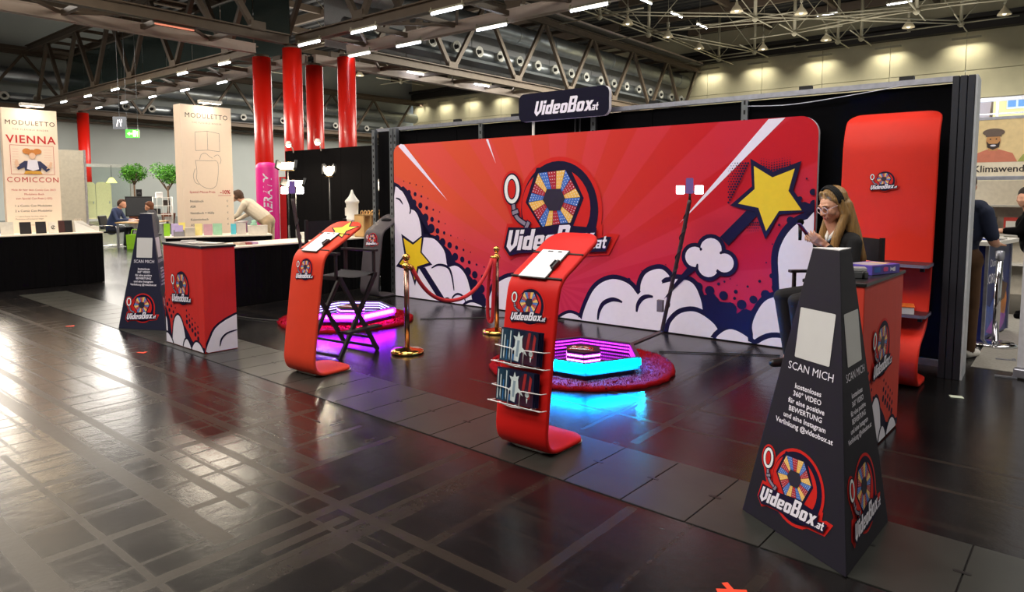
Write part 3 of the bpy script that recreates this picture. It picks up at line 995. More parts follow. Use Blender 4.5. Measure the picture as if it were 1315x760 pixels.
bd = thing('backdrop_banner', 'wide red comic style backdrop with clouds, yellow stars and round logo', 'backdrop', (-8.164, 7.016, .0), R(1.4))
FB = fr((0, 0, 0), (1, 0, 0), (0, 0, 1))
shape = [(.0, .012), (6.15, .012)] + rrect(0, .012, 6.15, 2.365, .17)[6:18]
MB().prism(rrect(0, .012, 6.15, 2.365, .14, 8)[0:0] + [(0, .012), (6.15, .012)] + circ(5.97, 2.185, .18, n=9, a0=0, a1=90) + circ(.14, 2.195, .14, n=9, a0=90, a1=180), FB, -.06, 0, 0, side=1).build('fabric_panel', [backdrop_mat(), WHITE], bd)
ART=[('P','white',0,[(0.104,2.315),(0.161,2.343),(0.235,2.331),(1.131,1.493)]),
('P','white',0,[(1.861,2.333),(1.901,2.335),(2.037,1.998)]),
('P','white',0,[(5.66,2.356),(5.828,2.36),(4.708,1.261)]),
('P','navy',0,[(0.0,1.63),(0.209,1.707),(0.36,1.6),(0.459,1.437),(0.574,1.345),(0.719,1.174),(0.781,0.969),(0.972,0.896),(1.174,0.769),(1.294,0.596),(1.504,0.475),(1.65,0.353),(1.765,0.187),(1.907,-0.019),(1.5,-0.028),(0.394,0.634),(0.0,0.6)]),
('D','navy',0,[(0.332,1.612,0.04),(0.464,1.586,0.032),(0.597,1.553,0.019),(0.734,1.525,0.01),(0.436,1.452,0.056),(0.573,1.418,0.045),(0.707,1.384,0.031),(0.842,1.358,0.016),(0.972,1.327,0.01),(0.336,1.491,0.053),(0.68,1.237,0.063),(0.815,1.216,0.038),(0.951,1.188,0.02),(1.083,1.159,0.009),(0.797,1.082,0.071),(0.925,1.051,0.039),(1.06,1.028,0.022),(0.221,1.782,0.01),(0.355,1.752,0.012),(0.49,1.725,0.012),(0.625,1.697,0.008),(0.192,1.649,0.028)]),
('D','navy',0,[(0.783,1.076,0.067),(0.925,1.047,0.039),(1.06,1.019,0.021),(1.192,0.991,0.013),(1.327,0.964,0.007),(1.463,0.941,0.005),(1.026,0.889,0.059),(1.167,0.851,0.046),(1.303,0.823,0.03),(1.437,0.797,0.017),(1.571,0.77,0.009),(1.131,0.719,0.062),(1.276,0.689,0.057),(1.412,0.658,0.042),(1.545,0.626,0.027),(1.682,0.601,0.017),(1.822,0.577,0.011),(1.518,0.494,0.061),(1.649,0.456,0.053),(1.792,0.438,0.03),(1.93,0.406,0.015),(1.643,0.332,0.061),(1.767,0.267,0.064),(1.908,0.261,0.037),(0.919,0.943,0.049),(1.766,0.135,0.076)]),
('C','white',0.05,[(0.0,1.56),(0.138,1.648),(0.24,1.565),(0.324,1.436),(0.356,1.365),(0.457,1.332),(0.539,1.228),(0.586,1.054),(0.601,0.95),(0.716,0.943),(0.861,0.926),(1.003,0.829),(1.08,0.719),(1.125,0.539),(1.264,0.56),(1.385,0.523),(1.489,0.418),(1.547,0.278),(1.59,0.115),(1.56,-0.022),(0.6,0.005),(0.0,0.005)]),
('C','white',0.04,[(1.451,-0.01),(1.515,0.035),(1.604,0.059),(1.704,0.044),(1.79,0.015),(1.79,-0.032),(1.438,-0.07)]),
('L','navy',0.03,[(0.041,1.526),(0.13,1.5),(0.197,1.43)]),
('L','navy',0.03,[(0.352,1.391),(0.362,1.331),(0.344,1.286)]),
('L','navy',0.04,[(0.797,0.492),(0.941,0.551),(1.129,0.528),(1.207,0.413),(1.25,0.197)]),
('L','navy',0.025,[(1.03,0.042),(1.124,0.074),(1.204,0.027)]),
('L','navy',0.03,[(1.203,0.023),(1.231,0.104),(1.323,0.155),(1.439,0.123),(1.477,0.031)]),
('P','navy',0,[(0.527,0.48),(0.663,0.493),(1.065,0.059),(0.908,0.074)]),
('P','navy',0,[(0.155,0.978),(0.412,0.858),(0.648,0.996),(0.596,0.72),(0.817,0.543),(0.526,0.464),(0.444,0.198),(0.34,0.421),(0.025,0.467),(0.218,0.669)]),
('P','yellow',0,[(0.202,0.914),(0.411,0.822),(0.602,0.94),(0.567,0.712),(0.748,0.569),(0.498,0.498),(0.44,0.285),(0.37,0.463),(0.104,0.508),(0.262,0.667)]),
('C','white',0.055,[(1.822,-0.028),(1.908,0.134),(1.993,0.305),(2.131,0.413),(2.32,0.481),(2.544,0.467),(2.736,0.389),(2.862,0.267),(2.937,0.111),(2.938,-0.053),(1.821,-0.105)]),
('C','white',0.04,[(3.06,-0.038),(3.132,0.031),(3.239,0.083),(3.344,0.074),(3.426,0.024),(3.438,-0.073),(3.06,-0.069)]),
('P','navy',0,[(4.972,0.524),(5.0,0.475),(5.131,0.504),(5.203,0.426),(5.322,0.421),(5.392,0.312),(5.457,0.369),(5.539,0.361),(5.586,0.415),(5.683,0.376),(5.695,-0.014),(5.4,0.011),(4.982,0.128)]),
('D','navy',0,[(4.95,0.565,0.052),(5.082,0.534,0.054),(5.239,0.494,0.05),(5.439,0.416,0.053),(5.562,0.481,0.043),(5.685,0.547,0.048),(5.801,0.629,0.056),(5.746,0.747,0.027),(5.622,0.681,0.016),(5.498,0.615,0.013),(5.372,0.548,0.022),(5.361,0.475,0.017),(5.181,0.617,0.017),(5.245,0.647,0.012),(5.307,0.681,0.008),(5.315,0.354,0.075),(5.117,0.401,0.085),(5.492,0.306,0.066),(5.684,0.881,0.008),(5.384,0.619,0.006)]),
('D','navy',0,[(4.088,0.58,0.02),(4.231,0.557,0.032),(3.955,0.606,0.009),(4.254,0.697,0.007),(4.555,0.786,0.007),(4.201,0.416,0.036)]),
('C','white',0.055,[(4.234,0.375),(4.239,0.478),(4.247,0.551),(4.293,0.649),(4.371,0.705),(4.479,0.734),(4.549,0.711),(4.61,0.651),(4.634,0.597),(4.64,0.314),(4.363,0.286)]),
('C','white',0.055,[(4.518,0.302),(4.545,0.519),(4.649,0.619),(4.723,0.632),(4.826,0.626),(4.9,0.584),(4.96,0.485),(5.006,0.325),(5.014,0.021),(4.369,-0.033),(4.189,0.195),(4.298,0.381)]),
('C','white',0.055,[(3.427,0.003),(3.462,0.131),(3.532,0.293),(3.611,0.423),(3.723,0.516),(3.868,0.568),(4.011,0.554),(4.119,0.504),(4.201,0.416),(4.299,0.338),(4.424,0.393),(4.517,0.359),(4.598,0.168),(4.524,0.015),(4.044,0.007),(3.427,0.003)]),
('P','white',0,[(4.17,0.369),(4.296,0.497),(4.604,0.594),(4.9,0.563),(4.963,0.348),(4.524,0.03),(4.175,0.031)]),
('L','navy',0.055,[(3.668,0.046),(3.684,0.155),(3.744,0.26),(3.855,0.317),(3.939,0.317),(4.003,0.298)]),
('L','navy',0.055,[(4.197,0.203),(4.211,0.292),(4.266,0.371),(4.337,0.402),(4.405,0.403)]),
('L','navy',0.05,[(4.513,0.587),(4.573,0.62),(4.649,0.626)]),
('C','white',0.055,[(4.606,0.011),(4.632,0.122),(4.724,0.23),(4.834,0.277),(4.942,0.28),(5.068,0.225),(5.176,0.131),(5.179,-0.001),(4.616,-0.014)]),
('C','white',0.055,[(5.179,-0.001),(5.212,0.071),(5.313,0.135),(5.414,0.122),(5.531,0.062),(5.599,-0.011),(5.401,-0.014)]),
('C','white',0.055,[(5.571,0.117),(5.56,0.215),(5.604,0.351),(5.68,0.473),(5.773,0.527),(5.866,0.539),(5.958,0.516),(6.051,0.415),(6.076,0.103),(5.818,0.084),(5.597,0.054)]),
('C','white',0.055,[(5.599,-0.02),(5.661,0.047),(5.771,0.102),(5.91,0.096),(5.975,-0.007),(5.631,-0.023)]),
('C','white',0.07,[(5.842,0.566),(5.816,0.755),(5.804,0.945),(5.83,1.073),(5.89,1.194),(5.977,1.29),(6.079,1.344),(6.158,1.356),(6.187,0.535),(5.959,0.481)]),
('P','navy',0,[(5.468,1.422),(5.605,1.4),(5.28,1.039),(5.185,1.127)]),
('P','navy',0,[(4.831,0.781),(4.905,0.742),(4.78,0.629),(4.541,0.388),(4.715,0.642)]),
('B','white',0.045,[(5.088,0.992,0.121),(4.906,0.897,0.113),(5.063,0.801,0.118),(5.243,0.85,0.103),(5.06,0.906,0.101)]),
('L','navy',0.03,[(4.939,0.822),(4.936,0.788),(4.942,0.766)]),
('L','navy',0.03,[(5.173,0.775),(5.17,0.753),(5.194,0.743)]),
('L','navy',0.03,[(4.97,1.003),(4.976,0.983),(4.983,0.973)]),
('L','navy',0.03,[(5.214,0.968),(5.203,0.958),(5.198,0.944)]),
('D','navy',0,[(6.123,1.612,0.033),(6.058,1.744,0.01),(5.999,1.546,0.024),(6.045,1.469,0.046),(6.083,1.446,0.054),(6.139,1.493,0.043),(5.916,1.327,0.039),(5.806,1.277,0.013),(5.745,1.077,0.008)]),
('D','navy',0,[(5.47,1.912,0.012),(5.457,1.885,0.012),(5.444,1.858,0.012),(5.431,1.831,0.012),(5.418,1.804,0.012),(5.405,1.777,0.012),(5.392,1.75,0.012),(5.379,1.722,0.013),(5.366,1.695,0.012),(5.352,1.668,0.012),(5.339,1.64,0.012),(5.326,1.612,0.013),(5.312,1.585,0.012),(5.299,1.557,0.012),(5.286,1.529,0.012),(5.272,1.501,0.012),(5.443,1.913,0.011),(5.43,1.886,0.011),(5.417,1.859,0.011),(5.404,1.832,0.011),(5.391,1.805,0.011),(5.377,1.778,0.01),(5.364,1.75,0.011),(5.351,1.723,0.011),(5.338,1.695,0.011),(5.324,1.668,0.011),(5.311,1.64,0.011),(5.298,1.612,0.011),(5.284,1.585,0.011),(5.271,1.557,0.011),(5.415,1.914,0.009),(5.402,1.887,0.009),(5.389,1.86,0.009),(5.376,1.832,0.01),(5.363,1.805,0.01),(5.349,1.778,0.009),(5.336,1.751,0.009),(5.323,1.723,0.01),(5.309,1.696,0.009),(5.296,1.668,0.01),(5.283,1.64,0.01),(5.269,1.612,0.01),(5.387,1.914,0.009),(5.374,1.887,0.009),(5.361,1.86,0.008),(5.348,1.833,0.008),(5.335,1.806,0.008),(5.321,1.778,0.009),(5.308,1.751,0.008),(5.295,1.723,0.009),(5.281,1.696,0.008),(5.268,1.668,0.008),(5.36,1.915,0.007),(5.346,1.888,0.007),(5.333,1.861,0.007),(5.32,1.834,0.007),(5.306,1.806,0.007),(5.293,1.779,0.007),(5.28,1.751,0.007),(5.266,1.724,0.007),(5.332,1.916,0.006),(5.318,1.889,0.005),(5.305,1.861,0.006),(5.292,1.834,0.006),(5.278,1.807,0.005),(5.265,1.779,0.006),(5.303,1.917,0.004),(5.29,1.889,0.005),(5.277,1.862,0.004),(5.263,1.835,0.004),(5.275,1.917,0.004),(5.262,1.89,0.003),(5.607,1.856,0.011),(5.634,1.851,0.011),(5.661,1.846,0.011),(5.688,1.84,0.011),(5.714,1.835,0.011),(5.74,1.839,0.011),(5.766,1.843,0.011),(5.792,1.848,0.011),(5.818,1.852,0.011),(5.844,1.856,0.011),(5.869,1.86,0.011),(5.894,1.864,0.011),(5.607,1.882,0.009),(5.634,1.876,0.009),(5.66,1.871,0.009),(5.687,1.866,0.009),(5.713,1.86,0.009),(5.74,1.864,0.009),(5.766,1.868,0.01),(5.791,1.873,0.009),(5.817,1.877,0.009),(5.843,1.881,0.009),(5.868,1.885,0.009),(5.894,1.889,0.009),(5.606,1.907,0.007),(5.633,1.902,0.007),(5.66,1.896,0.007),(5.686,1.891,0.007),(5.713,1.885,0.008),(5.739,1.889,0.008),(5.765,1.893,0.008),(5.791,1.897,0.008),(5.816,1.901,0.008),(5.842,1.905,0.008),(5.867,1.909,0.007),(5.893,1.913,0.007),(5.605,1.932,0.006),(5.632,1.927,0.005),(5.659,1.921,0.006),(5.685,1.916,0.005),(5.712,1.91,0.006),(5.738,1.914,0.006),(5.764,1.918,0.006),(5.79,1.922,0.006),(5.816,1.926,0.006),(5.841,1.93,0.005),(5.867,1.934,0.005),(5.892,1.938,0.005),(5.604,1.958,0.003),(5.631,1.952,0.004),(5.658,1.947,0.003),(5.685,1.941,0.003),(5.711,1.936,0.003),(5.737,1.939,0.004),(5.763,1.943,0.004),(5.789,1.947,0.004),(5.815,1.951,0.004),(5.84,1.955,0.003),(5.866,1.959,0.003),(5.891,1.963,0.003),(5.496,1.293,0.01),(5.519,1.294,0.009),(5.541,1.294,0.01),(5.564,1.295,0.009),(5.586,1.295,0.01),(5.608,1.296,0.01),(5.49,1.264,0.008),(5.513,1.264,0.008),(5.536,1.265,0.008),(5.558,1.266,0.008),(5.58,1.266,0.008),(5.603,1.267,0.008),(5.485,1.234,0.007),(5.507,1.235,0.006),(5.53,1.236,0.006),(5.553,1.236,0.007),(5.575,1.237,0.007),(5.597,1.238,0.006),(5.479,1.205,0.005),(5.502,1.206,0.005),(5.524,1.206,0.005),(5.547,1.207,0.005),(5.569,1.208,0.005),(5.592,1.209,0.005)]),
('P','navy',0,[(5.493,1.959),(5.726,1.819),(6.004,1.921),(5.933,1.63),(6.083,1.42),(5.801,1.38),(5.672,1.122),(5.557,1.407),(5.289,1.468),(5.517,1.671)]),
('P','yellow',0,[(5.531,1.882),(5.724,1.761),(5.941,1.846),(5.887,1.623),(6.022,1.43),(5.8,1.419),(5.677,1.21),(5.591,1.448),(5.376,1.49),(5.547,1.643)])]
lay = [0]
art = MB()


def clampuv(pts):
    return [(min(6.14, max(.004, u)), min(2.36, max(.014, v))) for u, v in pts]


def AP(pts, mi, clamp=True):
    lay[0] += 1
    art.poly(clampuv(pts) if clamp else pts, FB, .0006 + .00035 * lay[0], mi)


def ccw(p):
    return p


for kind, col, par, pts in ART:
    mi = {'white': 0, 'navy': 1, 'yellow': 2}[col]
    if kind == 'P':
        AP(pts, mi)
    elif kind == 'D':
        lay[0] += 1
        for ii, (u, v, r) in enumerate(pts):
            lay[0] += .02
            art.poly(clampuv(circ(u, v, r, n=12)), FB, .0006 + .00035 * lay[0], mi)
    elif kind == 'L':
        AP(stroke(smooth_path(pts, 4), par, True), mi)
    elif kind == 'C':
        sm = smooth_path(pts, 3, True)
        AP(offset_poly(sm, par), 1)
        AP(sm, 0)
    elif kind == 'B':
        for u, v, r in pts:
            lay[0] += .4
            art.poly(circ(u, v, r + par, n=20), FB, .0006 + .00035 * lay[0], 1)
        for u, v, r in pts:
            lay[0] += .4
            art.poly(circ(u, v, r, n=20), FB, .0006 + .00035 * lay[0], 0)
art.build('comic_print', [mat('lavender_print', (238, 230, 252), .55, noise=.03), mat('ink_print', (20, 14, 54), .6, noise=.05, spec=.2), YEL], bd)
put_logo(bd, FB, 1.77, 3.055, 1.372, .011)

# booth wall of dark panels behind, with galvanised frame
bw = thing('booth_wall', 'dark booth wall of black panels in a galvanised frame behind the backdrop', 'partition', (-8.9, 7.34, 0))
PANEL = mat('black_wall_panel', (8, 8, 11), .9, noise=.2, spec=.06)
edges_w = [.02, .9, 1.77, 2.3, 3.25, 4.18, 4.97, 6.1, 7.98]
for i in range(len(edges_w) - 1):
    a, c = edges_w[i] + .006, edges_w[i + 1] - .006
    MB().box(((a + c) / 2, .02, 1.3), (c - a, .03, 2.56)).build('wall_panel', PANEL, bw)
MB().box((4.0, -.02, 2.615), (8.0, .07, .05)).build('top_rail', ALU, bw)
for px_ in (2.29, 4.18, 6.09):
    f = MB().box((px_, -.03, 1.29), (.07, .05, 2.58)).build('frame_post', STEEL, bw)
    b = MB()
    for k in range(26):
        b.box((px_, -.056, .06 + k * .1), (.02, .004, .045))
    b.build('post_slot', BLKP, f)['kind'] = 'stuff'
for px_ in (1.8, 2.9, 5.0, 6.7, 7.6):
    MB().box((px_, -.01, 2.66), (.12, .06, .035)).build('rail_clip', BLKP, bw)
MB().box((4.0, .0, .03), (8.0, .06, .06)).build('base_rail', ALU, bw)
MB().tube(smooth_path([(6.12, -.06, 2.52), (6.6, -.07, 2.5), (7.3, -.06, 2.56), (7.6, -.05, 2.6)], 5), .005, 6).build('loose_cable', ALU, bw)
# left return with two frame posts
lr = thing('frame_return', 'left end of the booth wall with two perforated metal posts', 'partition', (-8.74, 7.12, 0))
MB().box((.24, .1, 1.29), (.5, .03, 2.58)).build('wall_panel', PANEL, lr)
for px_, w in ((0, .07), (.43, .08), (.52, .06)):
    f = MB().box((px_, 0, 1.3), (w, .06, 2.6)).build('frame_post', STEEL, lr)
    b = MB()
    for k in range(25):
        b.box((px_, -.032, .08 + k * .1), (.02, .004, .04))
    b.build('post_slot', BLKP, f)['kind'] = 'stuff'
# right end post
rp2 = thing('end_post', 'tall dark ribbed post with pale side closing the booth wall', 'post', (-.80, 7.02, 0), R(2))
for k in range(3):
    MB().box((-.06 + k * .055, -.12, 1.29), (.05, .04, 2.58)).build('ribbed_front', mat('anthracite', (34, 36, 46), .5), rp2, bevel=.004)
MB().box((-.005, .06, 1.29), (.155, .32, 2.575)).build('core', mat('anthracite', (34, 36, 46), .5), rp2)
MB().box((.085, .05, 1.29), (.016, .36, 2.58)).build('side_cover', mat('pale_grey_cover', (196, 200, 206), .45), rp2)

# header sign over the wall
hs = thing('header_sign', 'dark blue header sign with rounded corners and white lettering', 'sign', (-5.06, 7.12, 2.705), R(0))
FH = fr((0, -.03, 0), (1, 0, 0), (0, 0, 1))
MB().prism(rrect(-.69, -.178, .69, .178, .09, 6), FH, -.055, 0, 0, side=1).build('sign_board', [mat('deep_navy_fabric', (14, 13, 36), .7, spec=.15), WHITE], hs)
b = MB()
word(b, 'VideoBox', FH, -.44, -.105, .175, .001, 0, shear=.25, slope=.0, gap=.07)
word(b, '.at', FH, .425, -.105, .092, .001, 0, shear=.2, slope=.0, gap=.05)
b.build('lettering', [WHITE], hs)
for px_ in (-.5, .16, .23):
    MB().cyl((px_, .04, -2.7), (px_, .04, -.15), .018 if px_ < 0 else .01).build('support_tube', WPLAST if px_ < 0 else BLKP, hs)

# ================================================================== RED S-SHAPED KIOSKS
KRED = mat('kiosk_red_fabric', (204, 22, 18), .55, noise=.05, scale=6, spec=.25)
KREDLIT = mat('kiosk_lit_red_fabric', (214, 62, 38), .55, noise=.05, scale=6, spec=.25)  # red kiosk fabric with the light on it mixed into the colour
KGREY = mat('kiosk_grey_fabric', (66, 60, 66), .6, noise=.1, scale=6)


def ribbon(prof, hw, th, r_end, n_dense=4, mi=0):
    """S profile in (y, z), swept across x; rounded corners in plan at both ends"""
    P = [np.array(p) for p in smooth_path(prof, n_dense)]
    s = [0]
    for i in range(1, len(P)):
        s.append(s[-1] + np.hypot(*(P[i] - P[i - 1])))
    Lt = s[-1]
    # finer sampling at both ends
    want = sorted(set([Lt * i / 60 for i in range(61)] + [r_end * (1 - math.cos(math.pi / 2 * i / 8)) for i in range(9)] + [Lt - r_end * (1 - math.cos(math.pi / 2 * i / 8)) for i in range(9)]))
    Q = [np.array((np.interp(w, s, [p[0] for p in P]), np.interp(w, s, [p[1] for p in P]))) for w in want]
    vs = []
    fs = []
    for i, w in enumerate(want):
        t = Q[min(i + 1, len(Q) - 1)] - Q[max(i - 1, 0)]
        t = t / np.hypot(*t)
        nn = np.array((-t[1], t[0]))
        d = min(w, Lt - w)
        h = hw if d >= r_end else hw - r_end + math.sqrt(max(0, r_end ** 2 - (r_end - d) ** 2))
        e = .012
        for xx, oo in ((-h, -th / 2 + e * .4), (-h + e, -th / 2), (h - e, -th / 2), (h, -th / 2 + e * .4), (h, th / 2 - e * .4), (h - e, th / 2), (-h + e, th / 2), (-h, th / 2 - e * .4)):
            p = Q[i] + nn * oo
            vs.append((xx, p[0], p[1]))
    m = 8
    for i in range(len(want) - 1):
        for j in range(m):
            fs.append((i * m + j, i * m + (j + 1) % m, (i + 1) * m + (j + 1) % m, (i + 1) * m + j))
    fs.append(tuple(range(m))[::-1])
    fs.append(tuple(range((len(want) - 1) * m, len(want) * m)))
    return vs, [f[::-1] for f in fs]


KPROF = [(.44, .022), (.3, .022), (.17, .022), (.09, .03), (.035, .06), (.012, .12), (.012, .2), (.05, .5), (.10, .85), (.118, .96), (.14, 1.03), (.19, 1.085), (.29, 1.14), (.42, 1.215), (.60, 1.32)]


def kiosk(label, loc, rz, hw, m):
    t = thing('info_kiosk', label, 'kiosk', loc, rz, 'S-shaped kiosk stands')
    b = MB()
    v, f = ribbon(KPROF, hw, .03, .1)
    b.add(v, f, 0, True)
    b.build('fabric_body', m, t)
    v, f = ribbon([(.452, .0055), (.3, .0055), (.16, .0055), (.08, .006)], hw - .004, .009, .09)
    MB().add(v, f, 0, True).build('foot_plate', WPLAST, t)
    FP = fr((0, .094 - .017, .8), (1, 0, 0), (0, .14, .99))
    FT = fr((0, .30 - .009, 1.145 + .016), (1, 0, 0), (0, .867, .498))
    return t, FP, FT


BAND = mat('dark_elastic_band', (44, 34, 34), .8)


def clip_board(label, M, parent_thing):
    c = thing('clipboard', label, 'clipboard', group=None)
    c.matrix_world = M
    F = fr((0, 0, 0), (1, 0, 0), (0, 0, 1))
    MB().prism(rrect(-.11, -.155, .11, .155, .01, 2), F, 0, .005).build('board', BLKP, c)
    MB().box((0, -.007, .0), (.205, .002, .295)).build('paper_sheet', mat('paper', (235, 232, 238), .7, noise=.02), c)
    MB().box((-.03, -.0085, .13), (.04, .001, .012)).box((.045, -.0085, .13), (.03, .001, .012)).build('printed_mark', BLKP, c)
    MB().box((.105, -.016, -.02), (.02, .02, .08)).cyl((.09, -.025, -.05), (.09, -.025, .01), .008).build('spring_clip', mat('dark_clip', (40, 40, 46), .35, metal=.5), c)
    return c


def kiosk_world(t, F):
    bpy.context.view_layer.update()
    M = Matrix.Translation(t.location) @ Matrix.Rotation(t.rotation_euler.z, 4, 'Z')
    return M @ FM(F)


k2, FP, FT = kiosk('bright red curved kiosk with two wire brochure racks on its front', (-2.575, 3.195, 0.004), 0, .198, KRED)
put_logo(k2, (FP[0] + FP[2] * .10, FP[1], FP[2], FP[3]), .31)
for s in (-.165, .1):
    MB().prism([(-.197, s - .006), (.197, s - .006), (.197, s + .006), (-.197, s + .006)], FT, -.006, .003).build('elastic_band', BAND, k2)
clip_board('clipboard with blank white form strapped on the bright red kiosk', kiosk_world(k2, (FT[0] + FT[1] * -.02 + FT[2] * -.03 + FT[3] * .004, FT[1], FT[2], FT[3])), k2)
# wire racks and brochures
WIREW = mat('white_wire', (232, 230, 232), .4)
BRO = mat('brochure_night_print', (18, 26, 52), .28, noise=.9, scale=9)
BROW = mat('brochure_pale_print', (214, 226, 232), .3, noise=.2)
BROR = mat('brochure_red_print', (156, 40, 44), .3, noise=.4)
BROB = mat('brochure_blue_print', (60, 120, 180), .3, noise=.4)
for ri, (zc, nm) in enumerate(((.575, 'upper'), (.33, 'lower'))):
    FRk = (FP[0] + FP[2] * (zc - .8 - .03), FP[1], FP[2], FP[3])
    o, ex_, ey_, ez_ = FRk
    pt = lambda a, c, d: tuple(o + ex_ * a + ey_ * c + ez_ * d)
    rk = MB()
    r_ = .0032
    rk.tube([pt(-.2, .0, .012), pt(-.2, .0, .06), pt(-.02, -.01, .075)], r_, 6)
    rk.tube([pt(.2, 0, .012), pt(.2, 0, .06), pt(-.02, -.01, .075)], r_, 6)
    rk.tube([pt(-.21, -.0, .075), pt(.2, -.0, .075)], r_, 6)
    rk.tube([pt(-.19, .10, .012), pt(-.19, .10, .07), pt(-.055, .095, .075), pt(-.05, .085, .075), pt(-.05, .0, .075)], r_, 6)
    rk.tube([pt(.19, .10, .012), pt(.19, .10, .07), pt(.045, .095, .075), pt(.04, .085, .075), pt(.04, .0, .075)], r_, 6)
    for xx in (-.12, .0, .12):
        rk.tube([pt(xx, 0, .012), pt(xx, 0, .075)], r_, 6)
    rk.build('wire_rack', WIREW, k2)
    for j in range(4):
        lean = R(13 if ri else 6) + j * .012
        Fb = (o + ex_ * (-.015 + .006 * j) + ey_ * .008 + ez_ * (.022 + .010 * (3 - j)), ex_, (ey_ * math.cos(lean) + ez_ * -math.sin(lean) * 0 + ez_ * math.sin(lean) * .25), ez_)
        Fb = fr(Fb[0], Fb[1], Fb[2])
        M = kiosk_world(k2, Fb)
        br = thing('brochure', ('front glossy dark brochure with pale spaceship shape in the %s wire rack' if j == 0 else 'dark brochure behind the front one in the %s wire rack') % nm, 'brochure', group='brochures in the %s rack' % nm)
        br.matrix_world = Matrix.Translation((0, 0, .0)) @ M
        F0 = fr((0, 0, 0), (1, 0, 0), (0, 0, 1))
        MB().prism([(-.145, 0), (.145, 0), (.145, .205), (-.145, .205)], F0, 0, .004).build('cover', BRO, br)
        if j == 0:
            q = MB()
            q.poly([(-.145 + .003, .003), (-.06, .003), (-.045, .2), (-.142, .2)], F0, .0044, 3)
            q.poly([(.02, .003), (.142, .003), (.142, .08), (.07, .2), (.03, .15)], F0, .0044, 4)
            for k in range(4):
                q.poly([(-.138 + .022 * k, .012 + .02 * (k % 2)), (-.131 + .022 * k, .012), (-.129 + .022 * k, .19 - .03 * (k % 3)), (-.136 + .022 * k, .195 - .03 * (k % 3))], F0, .0048, 0 if k != 2 else 2)
            q.poly([(-.03, .015), (.005, .01), (.012, .06), (.028, .075), (.07, .055), (.05, .085), (.03, .1), (.024, .15), (.03, .175), (.008, .165), (-.004, .195), (-.014, .16), (-.045, .165), (-.028, .14), (-.03, .1), (-.055, .075), (-.03, .075)], F0, .0052, 0)
            q.poly([(-.018, .04), (.0, .04), (.008, .14), (-.012, .14)], F0, .0056, 5)
            q.poly([(-.05, .012), (-.03, .012), (-.022, .05), (-.05, .055)], F0, .005, 2)
            q.poly([(.055, .09), (.075, .09), (.09, .195), (.07, .195)], F0, .005, 1).poly([(.1, .04), (.118, .05), (.13, .17), (.112, .19)], F0, .005, 1)
            q.poly(circ(.098, .07, .016, n=10), F0, .0054, 0).poly([(.092, .05), (.104, .05), (.1, .02), (.096, .02)], F0, .0054, 0)
            q.build('cover_print', [BROW, BROR, BROB, mat('brochure_teal_print', (30, 58, 80), .3, noise=.6, scale=30), mat('brochure_plum_print', (58, 24, 46), .3, noise=.6, scale=30), mat('brochure_grey_print', (140, 160, 176), .3)], br)

k1, FP1, FT1 = kiosk('orange red curved kiosk with a yellow star print at its top', (-5.19, 3.35, 0.004), R(3), .21, KREDLIT)
put_logo(k1, (FP1[0] + FP1[2] * .13, FP1[1], FP1[2], FP1[3]), .27)
for s in (-.12, .14):
    MB().prism([(-.209, s - .006), (.209, s - .006), (.209, s + .006), (-.209, s + .006)], FT1, -.006, .003).build('elastic_band', BAND, k1)
st = []
for i in range(10):
    a = R(90 + 36 * i + 8)
    r_ = (.15, .065)[i % 2]
    st.append((.05 + r_ * math.cos(a) * 1.05, .2 + r_ * math.sin(a)))
MB().poly(offset_poly(st, .014), FT1, .0012, 0).poly(st, FT1, .002, 1).build('star_print', [NAVY, YEL], k1)
clip_board('clipboard with blank white form strapped on the orange red kiosk', kiosk_world(k1, (FT1[0] + FT1[1] * -.02 + FT1[2] * -.01 + FT1[3] * .004, FT1[1], FT1[2], FT1[3])), k1)

k3, FP3, FT3 = kiosk('dark grey curved kiosk with red logo beside the left edge of the backdrop', (-8.32, 6.62, 0.004), R(5), .2, KGREY)
k3.scale = (.95, .95, .95)
put_logo(k3, (FP3[0] + FP3[2] * .13, FP3[1], FP3[2], FP3[3]), .29)
MB().prism(rrect(-.1, .12, .1, .17, .02, 3), FT3, 0, .02).prism(rrect(-.06, .13, .06, .16, .01, 3), FT3, .02, .03).build('tablet_clamp', mat('dark_clip', (40, 40, 46), .35, metal=.5), k3)

# ================================================================== RED S-SHAPED SHELF
sh = thing('display_shelf', 'tall orange red S-shaped display shelf with logo by the booth wall', 'shelf', (-1.315, 6.50, 0.004), R(0))
SP = [(.28, .022), (.1, .02), (-.08, .022), (-.18, .05), (-.235, .13), (-.235, .24), (-.16, .36), (.0, .43), (.1, .49), (.165, .58), (.19, .7), (.24, 1.0), (.27, 1.5), (.285, 1.9), (.30, 2.05), (.36, 2.2), (.46, 2.28), (.52, 2.30)]
v, f = ribbon(SP, .375, .035, .16)
MB().add(v, f, 0, True).build('fabric_body', mat('shelf_red_fabric', (214, 44, 28), .55, noise=.05, scale=5, spec=.25), sh)
FS = fr((0, .26, 1.70), (1, 0, 0), (0, .04, 1))
put_logo(sh, FS, .24, -.02, 0, .012)
SHB = mat('dark_shelf_board', (34, 28, 36), .4)
for zc in (.985, .57):
    o = MB().prism(rrect(-.385, -.2, .39, .14, .04, 4), fr((0, .1, zc), (1, 0, 0), (0, 1, 0)), 0, .025, 0, side=1).build('shelf_board', [SHB, mat('shelf_edge', (120, 112, 136), .4)], sh)
    MB().box((.34, .0, zc - .02), (.03, .05, .035)).build('shelf_bracket', BLKP, o)
bk = thing('book', 'white book with orange cover lying on the lower shelf', 'book', (-1.13, 6.52, .586), R(12))
MB().box((0, 0, .035), (.2, .2, .066)).build('page_block', mat('paper', (235, 232, 238), .7), bk)
